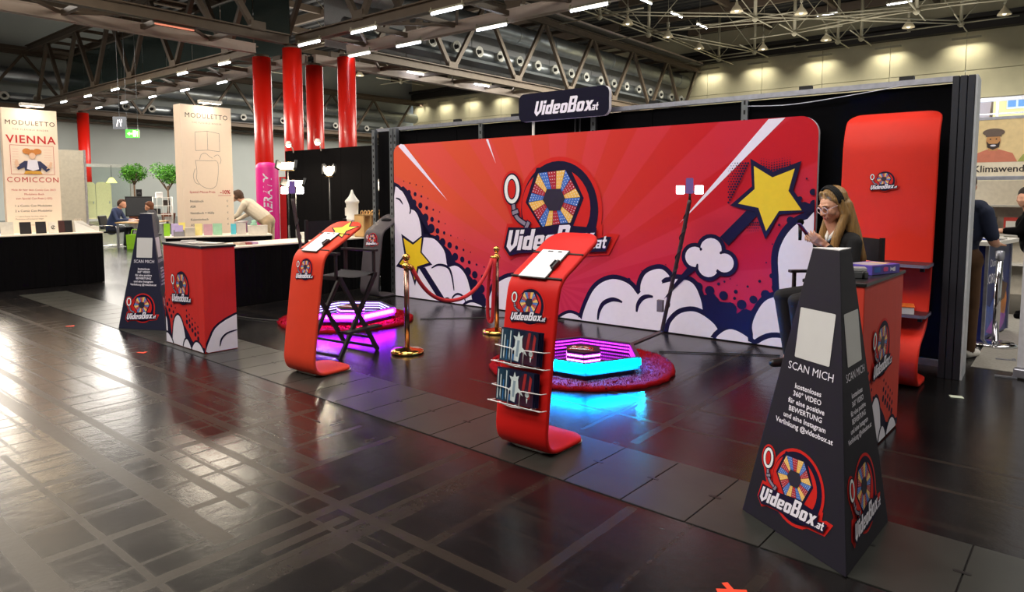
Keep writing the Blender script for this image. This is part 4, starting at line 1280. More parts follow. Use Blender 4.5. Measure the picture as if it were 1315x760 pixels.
MB().box((0, 0, .072), (.21, .21, .006)).box((0, 0, .003), (.21, .21, .006)).build('cover', mat('orange_cover', (226, 110, 40), .5), bk)
lf = thing('leaflet', 'flat orange and white leaflet lying on the upper shelf', 'leaflet', (-1.46, 6.5, 1.011), R(-8))
MB().box((0, 0, .003), (.3, .2, .006)).build('sheet', mat('orange_leaflet', (226, 120, 84), .5), lf)


# ================================================================== RED FABRIC COUNTERS
CRED = mat('counter_red_fabric', (206, 36, 30), .6, noise=.07, scale=4, stretch=(6, 6, .6))
CORA = mat('counter_orange_red_fabric', (206, 58, 40), .6, noise=.07, scale=4, stretch=(6, 6, .6))


def counter(label, loc, rz, m, w=.88, d=.34, h=1.055):
    t = thing('promo_counter', label, 'counter', loc, rz, 'red fabric counters')
    MB().box((0, 0, h / 2 + .004), (w, d, h)).build('fabric_cover', m, t, bevel=.006)
    MB().box((0, 0, h + .013), (w + .02, d + .02, .022)).build('top_board', BLKP, t, bevel=.004)
    Ff = fr((0, -d / 2, 0), (1, 0, 0), (0, 0, 1))
    Fs = fr((w / 2, 0, 0), (0, 1, 0), (0, 0, 1))
    b = MB()

    def C(F, pts, k, ow=.022):
        sm = smooth_path(pts, 3, True)
        cl = lambda P: [(min(w / 2 - .002 if F is Ff else d / 2 - .002, max(-w / 2 + .002 if F is Ff else -d / 2 + .002, x)), max(.012, y)) for x, y in P]
        b.poly(cl(offset_poly(sm, ow)), F, .0008 * k, 1)
        b.poly(cl(sm), F, .0008 * k + .0004, 0)

    W2 = w / 2
    b.poly([(-W2 + .002, .40), (-W2 + .05, .34), (-W2 + .1, .25), (-W2 + .13, .1), (-W2 + .13, .012), (-W2 + .002, .012)], Ff, .0008, 1)
    b.poly([(.0, .24), (.1, .16), (.16, .1), (.3, .06), (W2 - .002, .06), (W2 - .002, .012), (0, .012)], Ff, .0008, 1)
    for i in range(5):
        for j in range(3):
            r_ = .024 - .006 * j
            b.poly(circ(-W2 + .05 + .045 * i + .05 * j, .42 - .06 * i + .05 * j, r_, n=10), Ff, .0008, 1)
            b.poly(circ(.06 + .06 * i, .28 - .035 * i + .06 * j, r_, n=10), Ff, .0008, 1)
    C(Ff, [(-W2 - .05, .26), (-W2 + .02, .27), (-W2 + .04, .15), (-W2 + .03, .0), (-W2 - .05, .0)], 2)
    C(Ff, [(-W2, .1), (-W2 + .06, .1), (-W2 + .14, .04), (-W2 + .14, .0), (-W2, .0)], 4)
    C(Ff, [(-.27, .0), (-.27, .15), (-.22, .28), (-.13, .33), (-.04, .26), (.01, .12), (.01, .0)], 3)
    C(Ff, [(-.02, .0), (.0, .07), (.05, .1), (.1, .07), (.14, .0)], 5)
    C(Ff, [(.17, .0), (.22, .08), (.29, .1), (.36, .07), (.41, .0)], 5)
    D2 = d / 2
    C(Fs, [(-D2 + .03, -.02), (-D2 + .06, .16), (-D2 + .15, .28), (D2 + .04, .36), (D2 + .1, .2), (D2 + .1, -.02)], 2)
    b.poly(stroke(smooth_path([(-D2 + .15, .06), (-D2 + .17, .13), (-D2 + .23, .18), (D2 - .004, .2)], 4), .02, True), Fs, .004, 1)
    b.build('cloud_print', [WHITE, NAVY], t)
    put_logo(t, Ff, .5, -.02, .62, .002)
    return t


cA = counter('red fabric counter with logo standing free on the left of the booth', (-7.06, 3.40, .002), R(-1), CRED)
cR = counter('orange red fabric counter behind the large dark pyramid sign', (-1.085, 4.80, .002), R(90 - 2), CORA, w=.94)
for i, (dx, dy, a, c) in enumerate(((-.2, .02, 10, (225, 222, 220)), (.05, -.03, -14, (60, 58, 62)), (.16, .06, 30, (210, 206, 204)), (-.32, .05, -30, (90, 86, 90)))):
    t = thing('flyer', ('white flyer on the left end of the red counter top', 'black flyer in the middle of the red counter top', 'white flyer crosswise at the right of the red counter top', 'grey flyer at the far left of the red counter top')[i], 'flyer', (-7.06 + dx, 3.40 + dy, 1.0812 + .003 * i), R(a), 'flyers on the free standing counter')
    MB().box((0, 0, .001), (.21, .148, .002)).build('sheet', mat('flyer_%d' % i, c, .4), t)
gb = thing('game_box', 'purple and blue game box lying on the orange red counter', 'box', (-1.03, 4.93, 1.083), R(70))
MB().box((0, 0, .03), (.30, .2, .06)).build('box_body', mat('purple_box', (92, 76, 176), .35, noise=.15), gb, bevel=.002)
FG = fr((0, -.1005, .03), (1, 0, 0), (0, 0, 1))
MB().poly(rrect(-.13, -.015, -.06, .018, .01, 3), FG, .0006, 0).poly(rrect(-.03, -.012, .02, .016, .01, 3), FG, .0006, 1).poly([(.045, -.015), (.06, -.005), (.08, -.015), (.1, -.015), (.1, .015), (.08, .01), (.06, .005), (.045, .015)], FG, .0006, 2).build('side_print', [BLUEP, mat('pink_print', (220, 70, 140), .4), WHITE], gb)
MB().poly(rrect(-.13, -.08, .05, .08, .02, 3), fr((0, 0, .0606), (1, 0, 0), (0, 1, 0)), .0006, 0).poly([(.02, -.07), (.12, -.06), (.1, .06), (.04, .05)], fr((0, 0, .0606), (1, 0, 0), (0, 1, 0)), .0012, 1).build('lid_print', [mat('pale_lid_print', (176, 170, 180), .35), mat('sand_print', (226, 190, 140), .35)], gb)
pr = thing('card_printer', 'small grey device on the orange red counter behind the pyramid', 'device', (-1.06, 4.58, 1.083), R(20))
MB().box((0, 0, .02), (.16, .12, .04)).build('lower_case', mat('grey_device', (70, 72, 74), .4), pr, bevel=.004)
MB().box((0, .01, .052), (.15, .1, .022)).build('upper_case', mat('light_device', (150, 150, 152), .4), pr, bevel=.004)
MB().tube([(.05, -.062, .0), (.05, -.07, .03), (.05, -.062, .05)], .006, 6).build('strap', BLKP, pr)


# ================================================================== PYRAMID SIGNS
PYR = mat('dark_violet_board', (30, 27, 39), .6, noise=.06, scale=3, spec=.3)
PYN = mat('navy_board', (28, 30, 54), .5, noise=.06, scale=3)


def pyramid(label, A, B, C, h, top_s, m, top_m):
    P = [Vector((*p, 0)) for p in (A, B, C)]
    cen = (P[0] + P[1] + P[2]) / 3
    t = thing('pyramid_sign', label, 'sign', cen, 0, 'three-sided pyramid signs')
    lo = [p - cen for p in P]
    hi = [(p - cen) * top_s + Vector((0, 0, h)) for p in P]
    z0 = Vector((0, 0, .003))
    MB().add([p + z0 for p in lo] + hi, [(2, 1, 0), (3, 4, 5), (0, 1, 4, 3), (1, 2, 5, 4), (2, 0, 3, 5)]).build('board_body', m, t, bevel=.004)
    MB().prism([(p.x, p.y) for p in hi], fr((0, 0, h), (1, 0, 0), (0, 1, 0)), .0, .004).build('top_cover', top_m, t)
    for a, c in ((0, 1), (1, 2)):
        mid = (lo[a] + lo[c]) / 2
        mt = (hi[a] + hi[c]) / 2
        ex_ = (lo[c] - lo[a]).normalized()
        F = fr(mid, ex_, mt - mid)
        L = (mt - mid).length
        wd = (lo[c] - lo[a]).length
        MB().poly(rrect(-.105, L * .62 - .0, .105, L * .62 + .235, .006, 2), F, .002).build('blank_card', mat('white_card', (205, 205, 205), .5, noise=.02), t)
        put_text(t, (F[0] + F[2] * L * .575, F[1], F[2], F[3]), 'SCAN MICH', .052, WHITE, .0015)
        for i, s in enumerate(('kostenloses', '360° VIDEO', 'für eine positive', 'BEWERTUNG', 'und eine Instagram', 'Verlinkung @videobox.at')):
            put_text(t, (F[0] + F[2] * (L * .515 - .037 * i), F[1], F[2], F[3]), s, .034, WHITE, .0015, bold=.0006)
        put_logo(t, F, min(.46, wd * .70), .0, L * .185, .0012)
    return t


pyramid('large dark pyramid sign standing close at the right front', (-1.238, 3.325), (-.668, 2.990), (-.640, 3.655), 1.347, .245, PYR, mat('pale_top', (214, 212, 216), .5))
pyramid('navy pyramid sign behind the free standing red counter', (-8.70, 3.20), (-8.13, 3.50), (-8.68, 3.86), 1.36, .245, PYN, mat('pale_top', (214, 212, 216), .5))

# ================================================================== STANCHIONS AND ROPES
t = thing('rope_stanchion', 'polished gold rope stanchion nearest the camera, left end of the velvet rope', 'stanchion', (-5.14, 4.56, .003), group='gold rope stanchions')
MB().lathe([(.165, 0), (.168, .012), (.16, .03), (.12, .042), (.05, .05), (.03, .058)], n=36).build('base', GOLD, t)
MB().lathe([(.026, .05), (.026, .86)], n=18).build('pole', mat('brushed_gold_tube', (150, 116, 104), .24, metal=1, noise=.05), t)
MB().lathe([(.028, .845), (.04, .85), (.042, .885), (.03, .895), (.018, .905), (.024, .915), (.018, .925)], n=18).build('rope_collar', GOLD, t)
MB().ball((0, 0, .96), .038, 18).build('ball_finial', GOLD, t)
copy_thing(t, 'polished gold rope stanchion in front of the backdrop, right end of the velvet rope', (-5.10, 5.89, .003))
VEL = mat('red_velvet', (190, 12, 24), .7, noise=.2, scale=60, sheen=.15)


def rope(label, path, ends):
    t = thing('velvet_rope', label, 'rope', path[0])
    o = Vector(path[0])
    P = [tuple(Vector(p) - o) for p in path]
    MB().tube(P, .021, 12).build('rope_cord', VEL, t)
    for k, (a, c) in enumerate(ends):
        a = Vector(a) - o
        c = Vector(c) - o
        MB().tube([a, a + (c - a) * .8, c], .024, 12, radii=[.025, .023, .01]).build('brass_end', GOLD, t)


A = Vector((-5.13, 4.63, .85))
B = Vector((-5.105, 5.82, .86))
pth = []
for i in range(25):
    u = i / 24
    p = A.lerp(B, u)
    c = (math.cosh(2.2 * (2 * u - 1)) - math.cosh(2.2)) / (math.cosh(2.2) - 1)
    pth.append((p.x, p.y, p.z + .40 * c))
rope('red velvet rope sagging between the two gold stanchions', pth, [(pth[0], (-5.137, 4.595, .875)), (pth[-1], (-5.102, 5.855, .88))])
loop = smooth_path([(-5.125, 5.83, .86), (-5.15, 5.80, .6), (-5.155, 5.795, .3), (-5.15, 5.80, .17), (-5.125, 5.805, .135), (-5.1, 5.81, .17), (-5.09, 5.815, .35), (-5.075, 5.83, .86)], 5)
rope('red velvet rope folded double and hanging down the right gold stanchion', loop, [(loop[0], (-5.115, 5.86, .885)), (loop[-1], (-5.085, 5.86, .885))])


# ================================================================== RUGS AND LED PLATFORMS
def rug(label, c, r, seed):
    rnd = random.Random(seed)
    t = thing('shag_rug', label, 'rug', (c[0], c[1], .002), group='round red shag rugs')
    n = 96
    rr = [r * (1 + .018 * math.sin(3 * 2 * math.pi * i / n + seed) + .012 * rnd.uniform(-1, 1)) for i in range(n)]
    vs = []
    prof = [(1.0, 0), (1.006, .02), (.985, .035)] + [(k / 22, .04) for k in range(21, 0, -1)]
    for f, z in prof:
        for i in range(n):
            a = 2 * math.pi * i / n
            vs.append((rr[i] * f * math.cos(a), rr[i] * f * math.sin(a), z + (rnd.uniform(-.009, .009) if z > .01 else 0)))
    fs = []
    for k in range(len(prof) - 1):
        for i in range(n):
            fs.append((k * n + i, k * n + (i + 1) % n, (k + 1) * n + (i + 1) % n, (k + 1) * n + i))
    fs.append(tuple(range((len(prof) - 1) * n, len(prof) * n)))
    MB().add(vs, fs, 0, True).build('rug_base', mat('red_shag', (138, 6, 16), .95, noise=.5, scale=120, bump=.9, spec=.1), t)
    b = MB()
    for i in range(9000):
        a = rnd.uniform(0, 2 * math.pi)
        q = r * math.sqrt(rnd.random()) * 1.0
        x, y = q * math.cos(a), q * math.sin(a)
        if (x * x + y * y) < .40 ** 2:
            continue
        h = rnd.uniform(.014, .028)
        dx, dy = rnd.uniform(-.016, .016), rnd.uniform(-.016, .016)
        wx, wy = rnd.uniform(-.006, .006), rnd.uniform(-.006, .006)
        z = .035 if q < r * .97 else .02
        b.add([(x - wx, y - wy, z), (x + wx, y + wy, z), (x + dx, y + dy, z + h)], [(0, 1, 2)])
    b.build('pile', MATS['red_shag'], t)['kind'] = 'stuff'
    return t


C2 = (-3.486, 5.233)
C1 = (-7.074, 5.261)
rug('round red shag rug under the platform with cyan light, right of the centre', C2, .84, 2)
rug('round red shag rug under the platform with violet light, behind the director chair', C1, .825, 5)


def led(name, rgb, e):
    return mat(name, rgb, .4, emit=e, noise=0)


MAG = led('led_magenta', (236, 70, 255), 5)
MAGD = led('led_magenta_strip', (170, 16, 215), 1.3)
CYA = led('led_cyan', (0, 176, 255), 4.2)
VIO = led('led_violet', (196, 40, 255), 4.2)
ICE = led('led_ice_white', (150, 240, 240), 3.2)
PNK = led('led_pinkish_white', (255, 190, 255), 5)
MIR = mat('dark_mirror', (22, 10, 34), .08, noise=0)
FRM = mat('platform_frame', (52, 46, 60), .35, metal=.4)


def hexa(r, ph, n=6):
    return [(r * math.cos(ph + k * math.pi / 3), r * math.sin(ph + k * math.pi / 3)) for k in range(n)]


def platform(label, c, ph, outer, outer2, dots, strip, hubm, hubp, glow, gpow, glow_on):
    t = thing('led_platform', label, 'platform', (c[0], c[1], .046), 0, 'hexagonal video platforms')
    FZ = fr((0, 0, 0), (1, 0, 0), (0, 1, 0))
    sk = MB()
    for k in range(6):
        a, d = hexa(.50, ph)[k], hexa(.50, ph)[(k + 1) % 6]
        ai, di = hexa(.46, ph)[k], hexa(.46, ph)[(k + 1) % 6]
        sk.prism([a, d, di, ai], FZ, 0, .05)
    sk.build('base', mat('platform_base', (24, 18, 44), .4), t)
    # outer rim: six bars, each with its glowing diffuser
    for k in range(6):
        a, d = hexa(.55, ph)[k], hexa(.55, ph)[(k + 1) % 6]
        ai, di = hexa(.515, ph)[k], hexa(.515, ph)[(k + 1) % 6]
        s = MB().prism([a, d, di, ai], FZ, .05, .155).build('rim_bar', FRM, t)
        ao, do = hexa(.558, ph)[k], hexa(.558, ph)[(k + 1) % 6]
        MB().prism([ao, do, hexa(.551, ph)[(k + 1) % 6], hexa(.551, ph)[k]], FZ, .085, .14).build('light_diffuser', outer if k in outer2 else dots[1], s)
        # the diffuser's own light, thrown outwards over the rug and the floor
        aa = ph + (k + .5) * math.pi / 3
        if k in glow_on:
            lo = area('led_strip_light', (c[0] + .50 * math.cos(aa), c[1] + .50 * math.sin(aa), .155), (.52, .05), gpow, col=glow)
            lo.rotation_euler = (R(86), 0, aa + R(90))
        # inner wall with rows of diodes
        q = MB()
        ii, jj = Vector((*hexa(.512, ph)[k], 0)), Vector((*hexa(.512, ph)[(k + 1) % 6], 0))
        F = fr(ii, jj - ii, (0, 0, 1))
        F = (F[0], F[1], F[2], -F[3] if F[3].dot(-ii) < 0 else F[3])
        L = (jj - ii).length
        for row in range(3):
            z = .07 + row * .031
            q.poly([(.004, z - .009), (L - .004, z - .009), (L - .004, z + .009), (.004, z + .009)], F, .002, 0)
            for m in range(26):
                x = L * (m + .5) / 26
                q.poly([(x - .005, z - .004), (x + .005, z - .004), (x + .005, z + .004), (x - .005, z + .004)], F, .003, 1)
        q.build('diode_strip', [strip, dots[0]], s)
    MB().prism(hexa(.514, ph), FZ, .046, .052).build('mirror_floor', MIR, t)
    hb = MB().prism(hexa(.17, ph), FZ, .053, .152).build('centre_box', FRM, t)
    q = MB()
    for k in range(6):
        ii, jj = Vector((*hexa(.171, ph)[k], 0)), Vector((*hexa(.171, ph)[(k + 1) % 6], 0))
        F = fr(ii, jj - ii, (0, 0, 1))
        L = (jj - ii).length
        for row in range(2):
            z = .078 + row * .045
            q.poly([(.003, z - .012), (L - .003, z - .012), (L - .003, z + .012), (.003, z + .012)], F, .001, 0)
            for m in range(9):
                x = L * (m + .5) / 9
                q.poly([(x - .005, z - .006), (x + .005, z - .006), (x + .005, z + .006), (x - .005, z + .006)], F, .002, 1)
    q.build('diode_strip', [hubm, hubp], hb)
    MB().prism(hexa(.175, ph), FZ, .152, .158).build('top_plate', BLKP, hb)
    l = link('logo_print', LOGO, hb, FM(fr((0, 0, .1585), (.96, .28, 0), (-.28, .96, 0)), .24))
    return t


platform('hexagonal video platform with cyan outer light and magenta diodes inside', (-3.386, 5.10), R(6), CYA, (0, 1, 2, 3, 4, 5), (MAG, CYA), MAGD, MAG, PNK, (0, .55, 1), 62, (4, 5, 0))
platform('hexagonal video platform with violet outer light and pale diodes inside', (-6.894, 5.20), R(-22), VIO, (0, 3, 4, 5), (ICE, ICE), led('led_pale_strip', (190, 130, 230), 1.6), VIO, PNK, (.42, .02, 1), 52, (4, 5, 0))


# ================================================================== ROTATING CAMERA ARMS
POLE = mat('dark_braided_pole', (52, 36, 40), .5, noise=.4, scale=50)
LEDW = led('led_panel_white', (255, 250, 255), 14)
PHS = mat('phone_purple', (120, 96, 160), .25, noise=.1)


def cam_arm(label, c, foot, top, box=True):
    t = thing('camera_arm', label, 'camera arm', (foot[0], foot[1], 0), group='rotating camera arms')
    o = Vector((foot[0], foot[1], 0))
    ctr = Vector((c[0], c[1], 0)) - o
    tp_ = Vector(top) - o
    d = (-ctr).normalized()
    inner = ctr + d * .30
    MB().bar(inner + Vector((0, 0, .064)), Vector((0, 0, .105)), .05, .02).build('floor_beam', POLE, t)
    MB().ball(tuple(ctr + d * .72 + Vector((0, 0, .07))), .062, 14).build('pivot_weight', mat('violet_foam', (74, 44, 110), .9, noise=.3, scale=60), t)
    b = MB()
    mid = tp_ * .42 + Vector((0, 0, .06))
    b.tube(smooth_path([(0, 0, .10), tuple(tp_ * .1 + Vector((0, 0, .1))), tuple(mid), tuple(tp_ * .75), tuple(tp_)], 6), .021, 10, radii=None)
    b.build('pole', POLE, t)
    cb = MB()
    for i in range(34):
        a = i * .9
        p = tp_ * (.2 + .72 * i / 34) + Vector((0, 0, .1 - .1 * (.2 + .72 * i / 34)))
        cb.v and None
        if i == 0:
            pts = []
        pts.append(tuple(p + Vector((math.cos(a), math.sin(a), 0)) * .024))
    cb.tube(smooth_path(pts, 3), .0055, 6)
    cb.build('coiled_cable', BLKP, t)
    if box:
        bx = MB().box(tuple(tp_ * .22 + Vector((-.07, -.03, .06))), (.07, .04, .13)).build('battery_box', mat('grey_box', (104, 96, 110), .5), t, bevel=.005)
    # head: phone between two lamp panels, facing the platform centre / camera side
    f = Vector((ctr.x, ctr.y, 0)).normalized()
    f = (f * .35 + Vector((.35, -.95, 0)) * .65).normalized()
    sd = Vector((-f.y, f.x, 0))
    up_ = Vector((0, 0, 1))
    hd = tp_ + Vector((0, 0, .03))
    MB().tube([tuple(tp_ - Vector((0, 0, .03))), tuple(hd + Vector((0, 0, .06)))], .014, 8).bar(hd + sd * -.11 + up_ * .055, hd + sd * .11 + up_ * .055, .02).build('bracket', BLKP, t)
    F = fr(hd + f * .02 + up_ * .085, sd, up_)
    ph_ = MB().prism(rrect(-.037, -.05, .037, .11, .01, 3), F, 0, .01).build('phone', PHS, t)
    for s in (-1, 1):
        Fp = fr(hd + sd * s * .095 + f * .012 + up_ * .075, sd, up_)
        pn_ = MB().prism(rrect(-.045, -.045, .045, .045, .006, 2), Fp, -.02, 0).build('lamp_panel', BLKP, t)
        MB().prism(rrect(-.042, -.042, .042, .042, .006, 2), Fp, .0, .004).build('light_face', LEDW, pn_)
    return t


cam_arm('dark camera arm with two white lamps standing before the backdrop', (-3.386, 5.10), (-3.41, 6.66), (-3.10, 6.62, 1.53))
cam_arm('dark camera arm with two white lamps left of the orange red kiosk', (-6.894, 5.20), (-7.40, 4.99), (-7.68, 4.93, 1.53), False)

# ================================================================== DIRECTOR CHAIRS
CHB = mat('black_chair_wood', (26, 22, 28), .45, noise=.2)
CHF = mat('black_canvas', (20, 20, 30), .8, noise=.2)


def director_chair(label, loc, rz):
    t = thing('director_chair', label, 'chair', loc, rz, 'tall black director chairs')
    w, d = .26, .23
    for y in (-d, d):
        MB().bar((-w, y, .0), (w * .9, y * 1.0, .74), .028, .04).build('leg', CHB, t)
        MB().bar((w, y, .0), (-w * .9, y, .74), .028, .04).build('leg', CHB, t)
    for x in (-w, w):
        MB().bar((x * .98, -d, .03), (x * .98, d, .03), .025).build('stretcher', CHB, t)
        MB().bar((x * .62, -d, .14), (x * .62, d, .14), .02).build('stretcher', CHB, t)
        MB().bar((x * .9, -d - .02, .745), (x * .9, d + .02, .745), .03, .035).build('seat_rail', CHB, t)
        MB().bar((x * .98, d - .03, .74), (x * .98, d - .03, 1.27), .026, .03).build('back_post', CHB, t)
        MB().bar((x * .98, -d + .03, .74), (x * .98, -d + .03, .96), .024).build('arm_post', CHB, t)
        MB().box((x * .98, 0, .972), (.055, .48, .022)).build('armrest', CHB, t, bevel=.004)
    b = MB()
    vs = []
    for i in range(9):
        u = i / 8
        x = -w * .9 + 2 * w * .9 * u
        z = .765 - .03 * math.sin(math.pi * u)
        vs += [(x, -d, z), (x, d, z)]
    b.add(vs, [(2 * i, 2 * i + 2, 2 * i + 3, 2 * i + 1) for i in range(8)], 0, True).build('seat', CHF, t)
    b = MB()
    vs = []
    for i in range(9):
        u = i / 8
        x = -w + 2 * w * u
        yb = d - .01 + .035 * math.sin(math.pi * u)
        vs += [(x, yb, 1.08), (x, yb, 1.255)]
    b.add(vs, [(2 * i, 2 * i + 2, 2 * i + 3, 2 * i + 1) for i in range(8)], 0, True).build('backrest', CHF, t)
    MB().box((0, -d - .05, .25), (.46, .09, .02)).build('footrest', CHB, t)
    return t
    return t


director_chair('tall black director chair behind the orange red kiosk, lit violet', (-5.66, 4.16, .004), R(97)).scale.z = 1.05
director_chair('tall black director chair the woman with glasses is sitting on', (-1.42, 5.62, .004), R(-46))

# cables and tape on the floor
b = MB().tube(smooth_path([(-9.1, 4.55, .008), (-8.4, 4.5, .008), (-7.8, 4.62, .008), (-7.3, 4.9, .008), (-7.07, 5.0, .03)], 6), .007, 6)
tag(b.build('power_cable', BLKP), 'black cable running over the floor to the violet platform', 'cable')
b = MB().tube(smooth_path([(-6.4, 5.9, .008), (-6.0, 6.3, .008), (-5.5, 6.75, .008), (-4.9, 6.95, .008)], 6), .006, 6)
tag(b.build('power_cable', BLKP), 'black cable lying on the floor along the foot of the backdrop', 'cable')
b = MB().tube(smooth_path([(-3.2, 6.2, .008), (-2.7, 6.5, .008), (-2.2, 6.8, .008)], 6), .006, 6)
tag(b.build('power_cable', BLKP), 'thin black cable on the floor behind the cyan platform', 'cable')
TAPE = mat('red_tape', (250, 70, 40), .5, noise=.1)
t = thing('tape_cross', 'orange red tape cross stuck on the floor at the lower edge', 'tape', (-1.0, 2.60, .0))
for a in (35, -40):
    MB().prism([(-.06, -.0125), (.06, -.0125), (.06, .0125), (-.06, .0125)], fr((0, 0, .0), (math.cos(R(a)), math.sin(R(a)), 0), (-math.sin(R(a)), math.cos(R(a)), 0)), .001, .0018 if a > 0 else .0024).build('tape_strip', TAPE, t)
for lb, x, y, a in (('small red tape scrap on the floor before the red counter', -7.2, 2.85, 20), ('small red tape scrap on the floor left of the navy pyramid', -9.31, 2.89, 50)):
    o = MB().box((0, 0, .001), (.09, .03, .0016)).box((.02, .02, .001), (.03, .05, .0014)).build('tape_scrap', TAPE, None, (x, y, .001), R(a))
    tag(o, lb, 'tape')
o = MB().box((0, 0, .002), (.09, .065, .004)).build('paper_scrap', mat('pale_paper', (200, 210, 190), .7), None, (-.67, 6.3, .001), R(20), bevel=.001)
tag(o, 'small pale paper scrap on the dark floor right of the red shelf', 'paper')


# ================================================================== PEOPLE
def human(name, prims, voxel, mats, parent, smooth_it=3):
    """one continuous skin grown from tapered limbs; prims = (p0, p1, r0, r1, material)"""
    b = MB()
    for p0, p1, r0, r1, mi in prims:
        p0 = Vector(p0)
        p1 = Vector(p1)
        d = p1 - p0
        L = max(d.length, 1e-4)
        u = d / L if d.length > 1e-5 else Vector((0, 0, 1))
        path = []
        rad = []
        for k in range(5):
            a = math.pi / 2 * k / 4
            path.append(p0 - u * r0 * math.cos(a))
            rad.append(max(1e-4, r0 * math.sin(a)))
        for k in range(5):
            a = math.pi / 2 * (4 - k) / 4
            path.append(p1 + u * r1 * math.cos(a))
            rad.append(max(1e-4, r1 * math.sin(a)))
        b.tube(path, .01, 14, radii=rad)
    me = b.mesh('body_src', [])
    o = bpy.data.objects.new('body_src', me)
    COL.objects.link(o)
    m = o.modifiers.new('remesh', 'REMESH')
    m.mode = 'VOXEL'
    m.voxel_size = voxel
    s = o.modifiers.new('smooth', 'SMOOTH')
    s.iterations = smooth_it
    s.factor = .5
    dg = bpy.context.evaluated_depsgraph_get()
    out = bpy.data.meshes.new_from_object(o.evaluated_get(dg))
    bpy.data.objects.remove(o)
    out.name = name
    out.materials.clear()
    for q in mats:
        out.materials.append(q)
    n = len(out.polygons)
    cen = np.empty(n * 3)
    out.polygons.foreach_get('center', cen)
    cen = cen.reshape(-1, 3)
    best = np.full(n, 1e9)
    idx = np.zeros(n, int)
    for p0, p1, r0, r1, mi in prims:
        a = np.array(p0, float)
        d = np.array(p1, float) - a
        L2 = max(float(d @ d), 1e-9)
        tt = np.clip(((cen - a) @ d) / L2, 0, 1)
        dist = np.linalg.norm(cen - (a + tt[:, None] * d), axis=1) - (r0 + (r1 - r0) * tt)
        w = dist < best
        best[w] = dist[w]
        idx[w] = mi
    out.polygons.foreach_set('material_index', idx.tolist())
    out.polygons.foreach_set('use_smooth', [True] * n)
    out.update()
    ob = bpy.data.objects.new(name, out)
    COL.objects.link(ob)
    ob.parent = parent
    return ob


def lv(*p):
    return Vector(p)


def head_prims(c, f, l, u, s=1.0, mi=0):
    """skull, jaw, nose, brows, lips, chin and ears about head centre c; f forward, l left, u up"""
    c = Vector(c)
    P = lambda a, b_, d: c + f * (a * s) + l * (b_ * s) + u * (d * s)
    out = [(P(-.018, 0, .035), P(-.02, 0, .03), .088 * s, .088 * s, mi), (P(.012, 0, .02), P(.016, 0, -.02), .074 * s, .066 * s, mi),
           (P(.02, .02, -.05), P(.045, 0, -.088), .045 * s, .026 * s, mi), (P(.02, -.02, -.05), P(.045, 0, -.088), .045 * s, .026 * s, mi),
           (P(.055, 0, -.05), P(.058, 0, -.06), .035 * s, .03 * s, mi),
           (P(.083, 0, .012), P(.104, 0, -.026), .0085 * s, .013 * s, mi), (P(.098, .011, -.03), P(.094, -.011, -.03), .009 * s, .009 * s, mi),
           (P(.074, .042, .024), P(.082, .014, .026), .011 * s, .011 * s, mi), (P(.074, -.042, .024), P(.082, -.014, .026), .011 * s, .011 * s, mi),
           (P(.058, .038, -.02), P(.05, .045, -.03), .027 * s, .024 * s, mi), (P(.058, -.038, -.02), P(.05, -.045, -.03), .027 * s, .024 * s, mi),
           (P(.089, .016, -.054), P(.089, -.016, -.054), .0065 * s, .0065 * s, mi), (P(.086, .014, -.067), P(.086, -.014, -.067), .0075 * s, .0075 * s, mi)]
    for k in (1, -1):
        out += [(P(-.012, .074 * k, .02), P(-.016, .080 * k, -.02), .017 * s, .012 * s, mi)]
    return out


def hand_prims(w, d, n, s, mi, curl=.5, spread=1.0, thumb=1, cl=None):
    """palm and five fingers from wrist w along d; n = palm normal (fingers curl towards it)"""
    d = Vector(d).normalized()
    n = Vector(n)
    n = (n - d * n.dot(d)).normalized()
    a = d.cross(n).normalized() * thumb
    w = Vector(w)
    out = [(w, w + d * .03 * s, .022 * s, .024 * s, mi)]
    for k in range(4):
        o = (1.5 - k) * .019 * s
        out.append((w + d * .02 * s + a * o * .6, w + d * .085 * s + a * o, .014 * s, .0115 * s, mi))
        L = (.07, .078, .072, .058)[k] * s
        cv = cl[k] if cl else curl
        p = w + d * .085 * s + a * o
        dirn = (d + a * (1.5 - k) * .06 * spread).normalized()
        for q, fr_ in enumerate((.45, .32, .23)):
            ang = cv * (.5 + .45 * q)
            v = (dirn * math.cos(ang) + n * math.sin(ang)).normalized()
            e = p + v * L * fr_
            out.append((p, e, (.0092 - .0009 * q) * s, (.0086 - .001 * q) * s, mi))
            p = e
    p = w + d * .025 * s + a * .022 * s
    e = p + (d * .6 + a * .75 + n * .25).normalized() * .045 * s
    g = e + (d * .85 + a * .25 + n * .35).normalized() * .032 * s
    h_ = g + (d * .9 + n * .35).normalized() * .024 * s
    out += [(p, e, .013 * s, .0105 * s, mi), (e, g, .0102 * s, .009 * s, mi), (g, h_, .009 * s, .0072 * s, mi)]
    return out


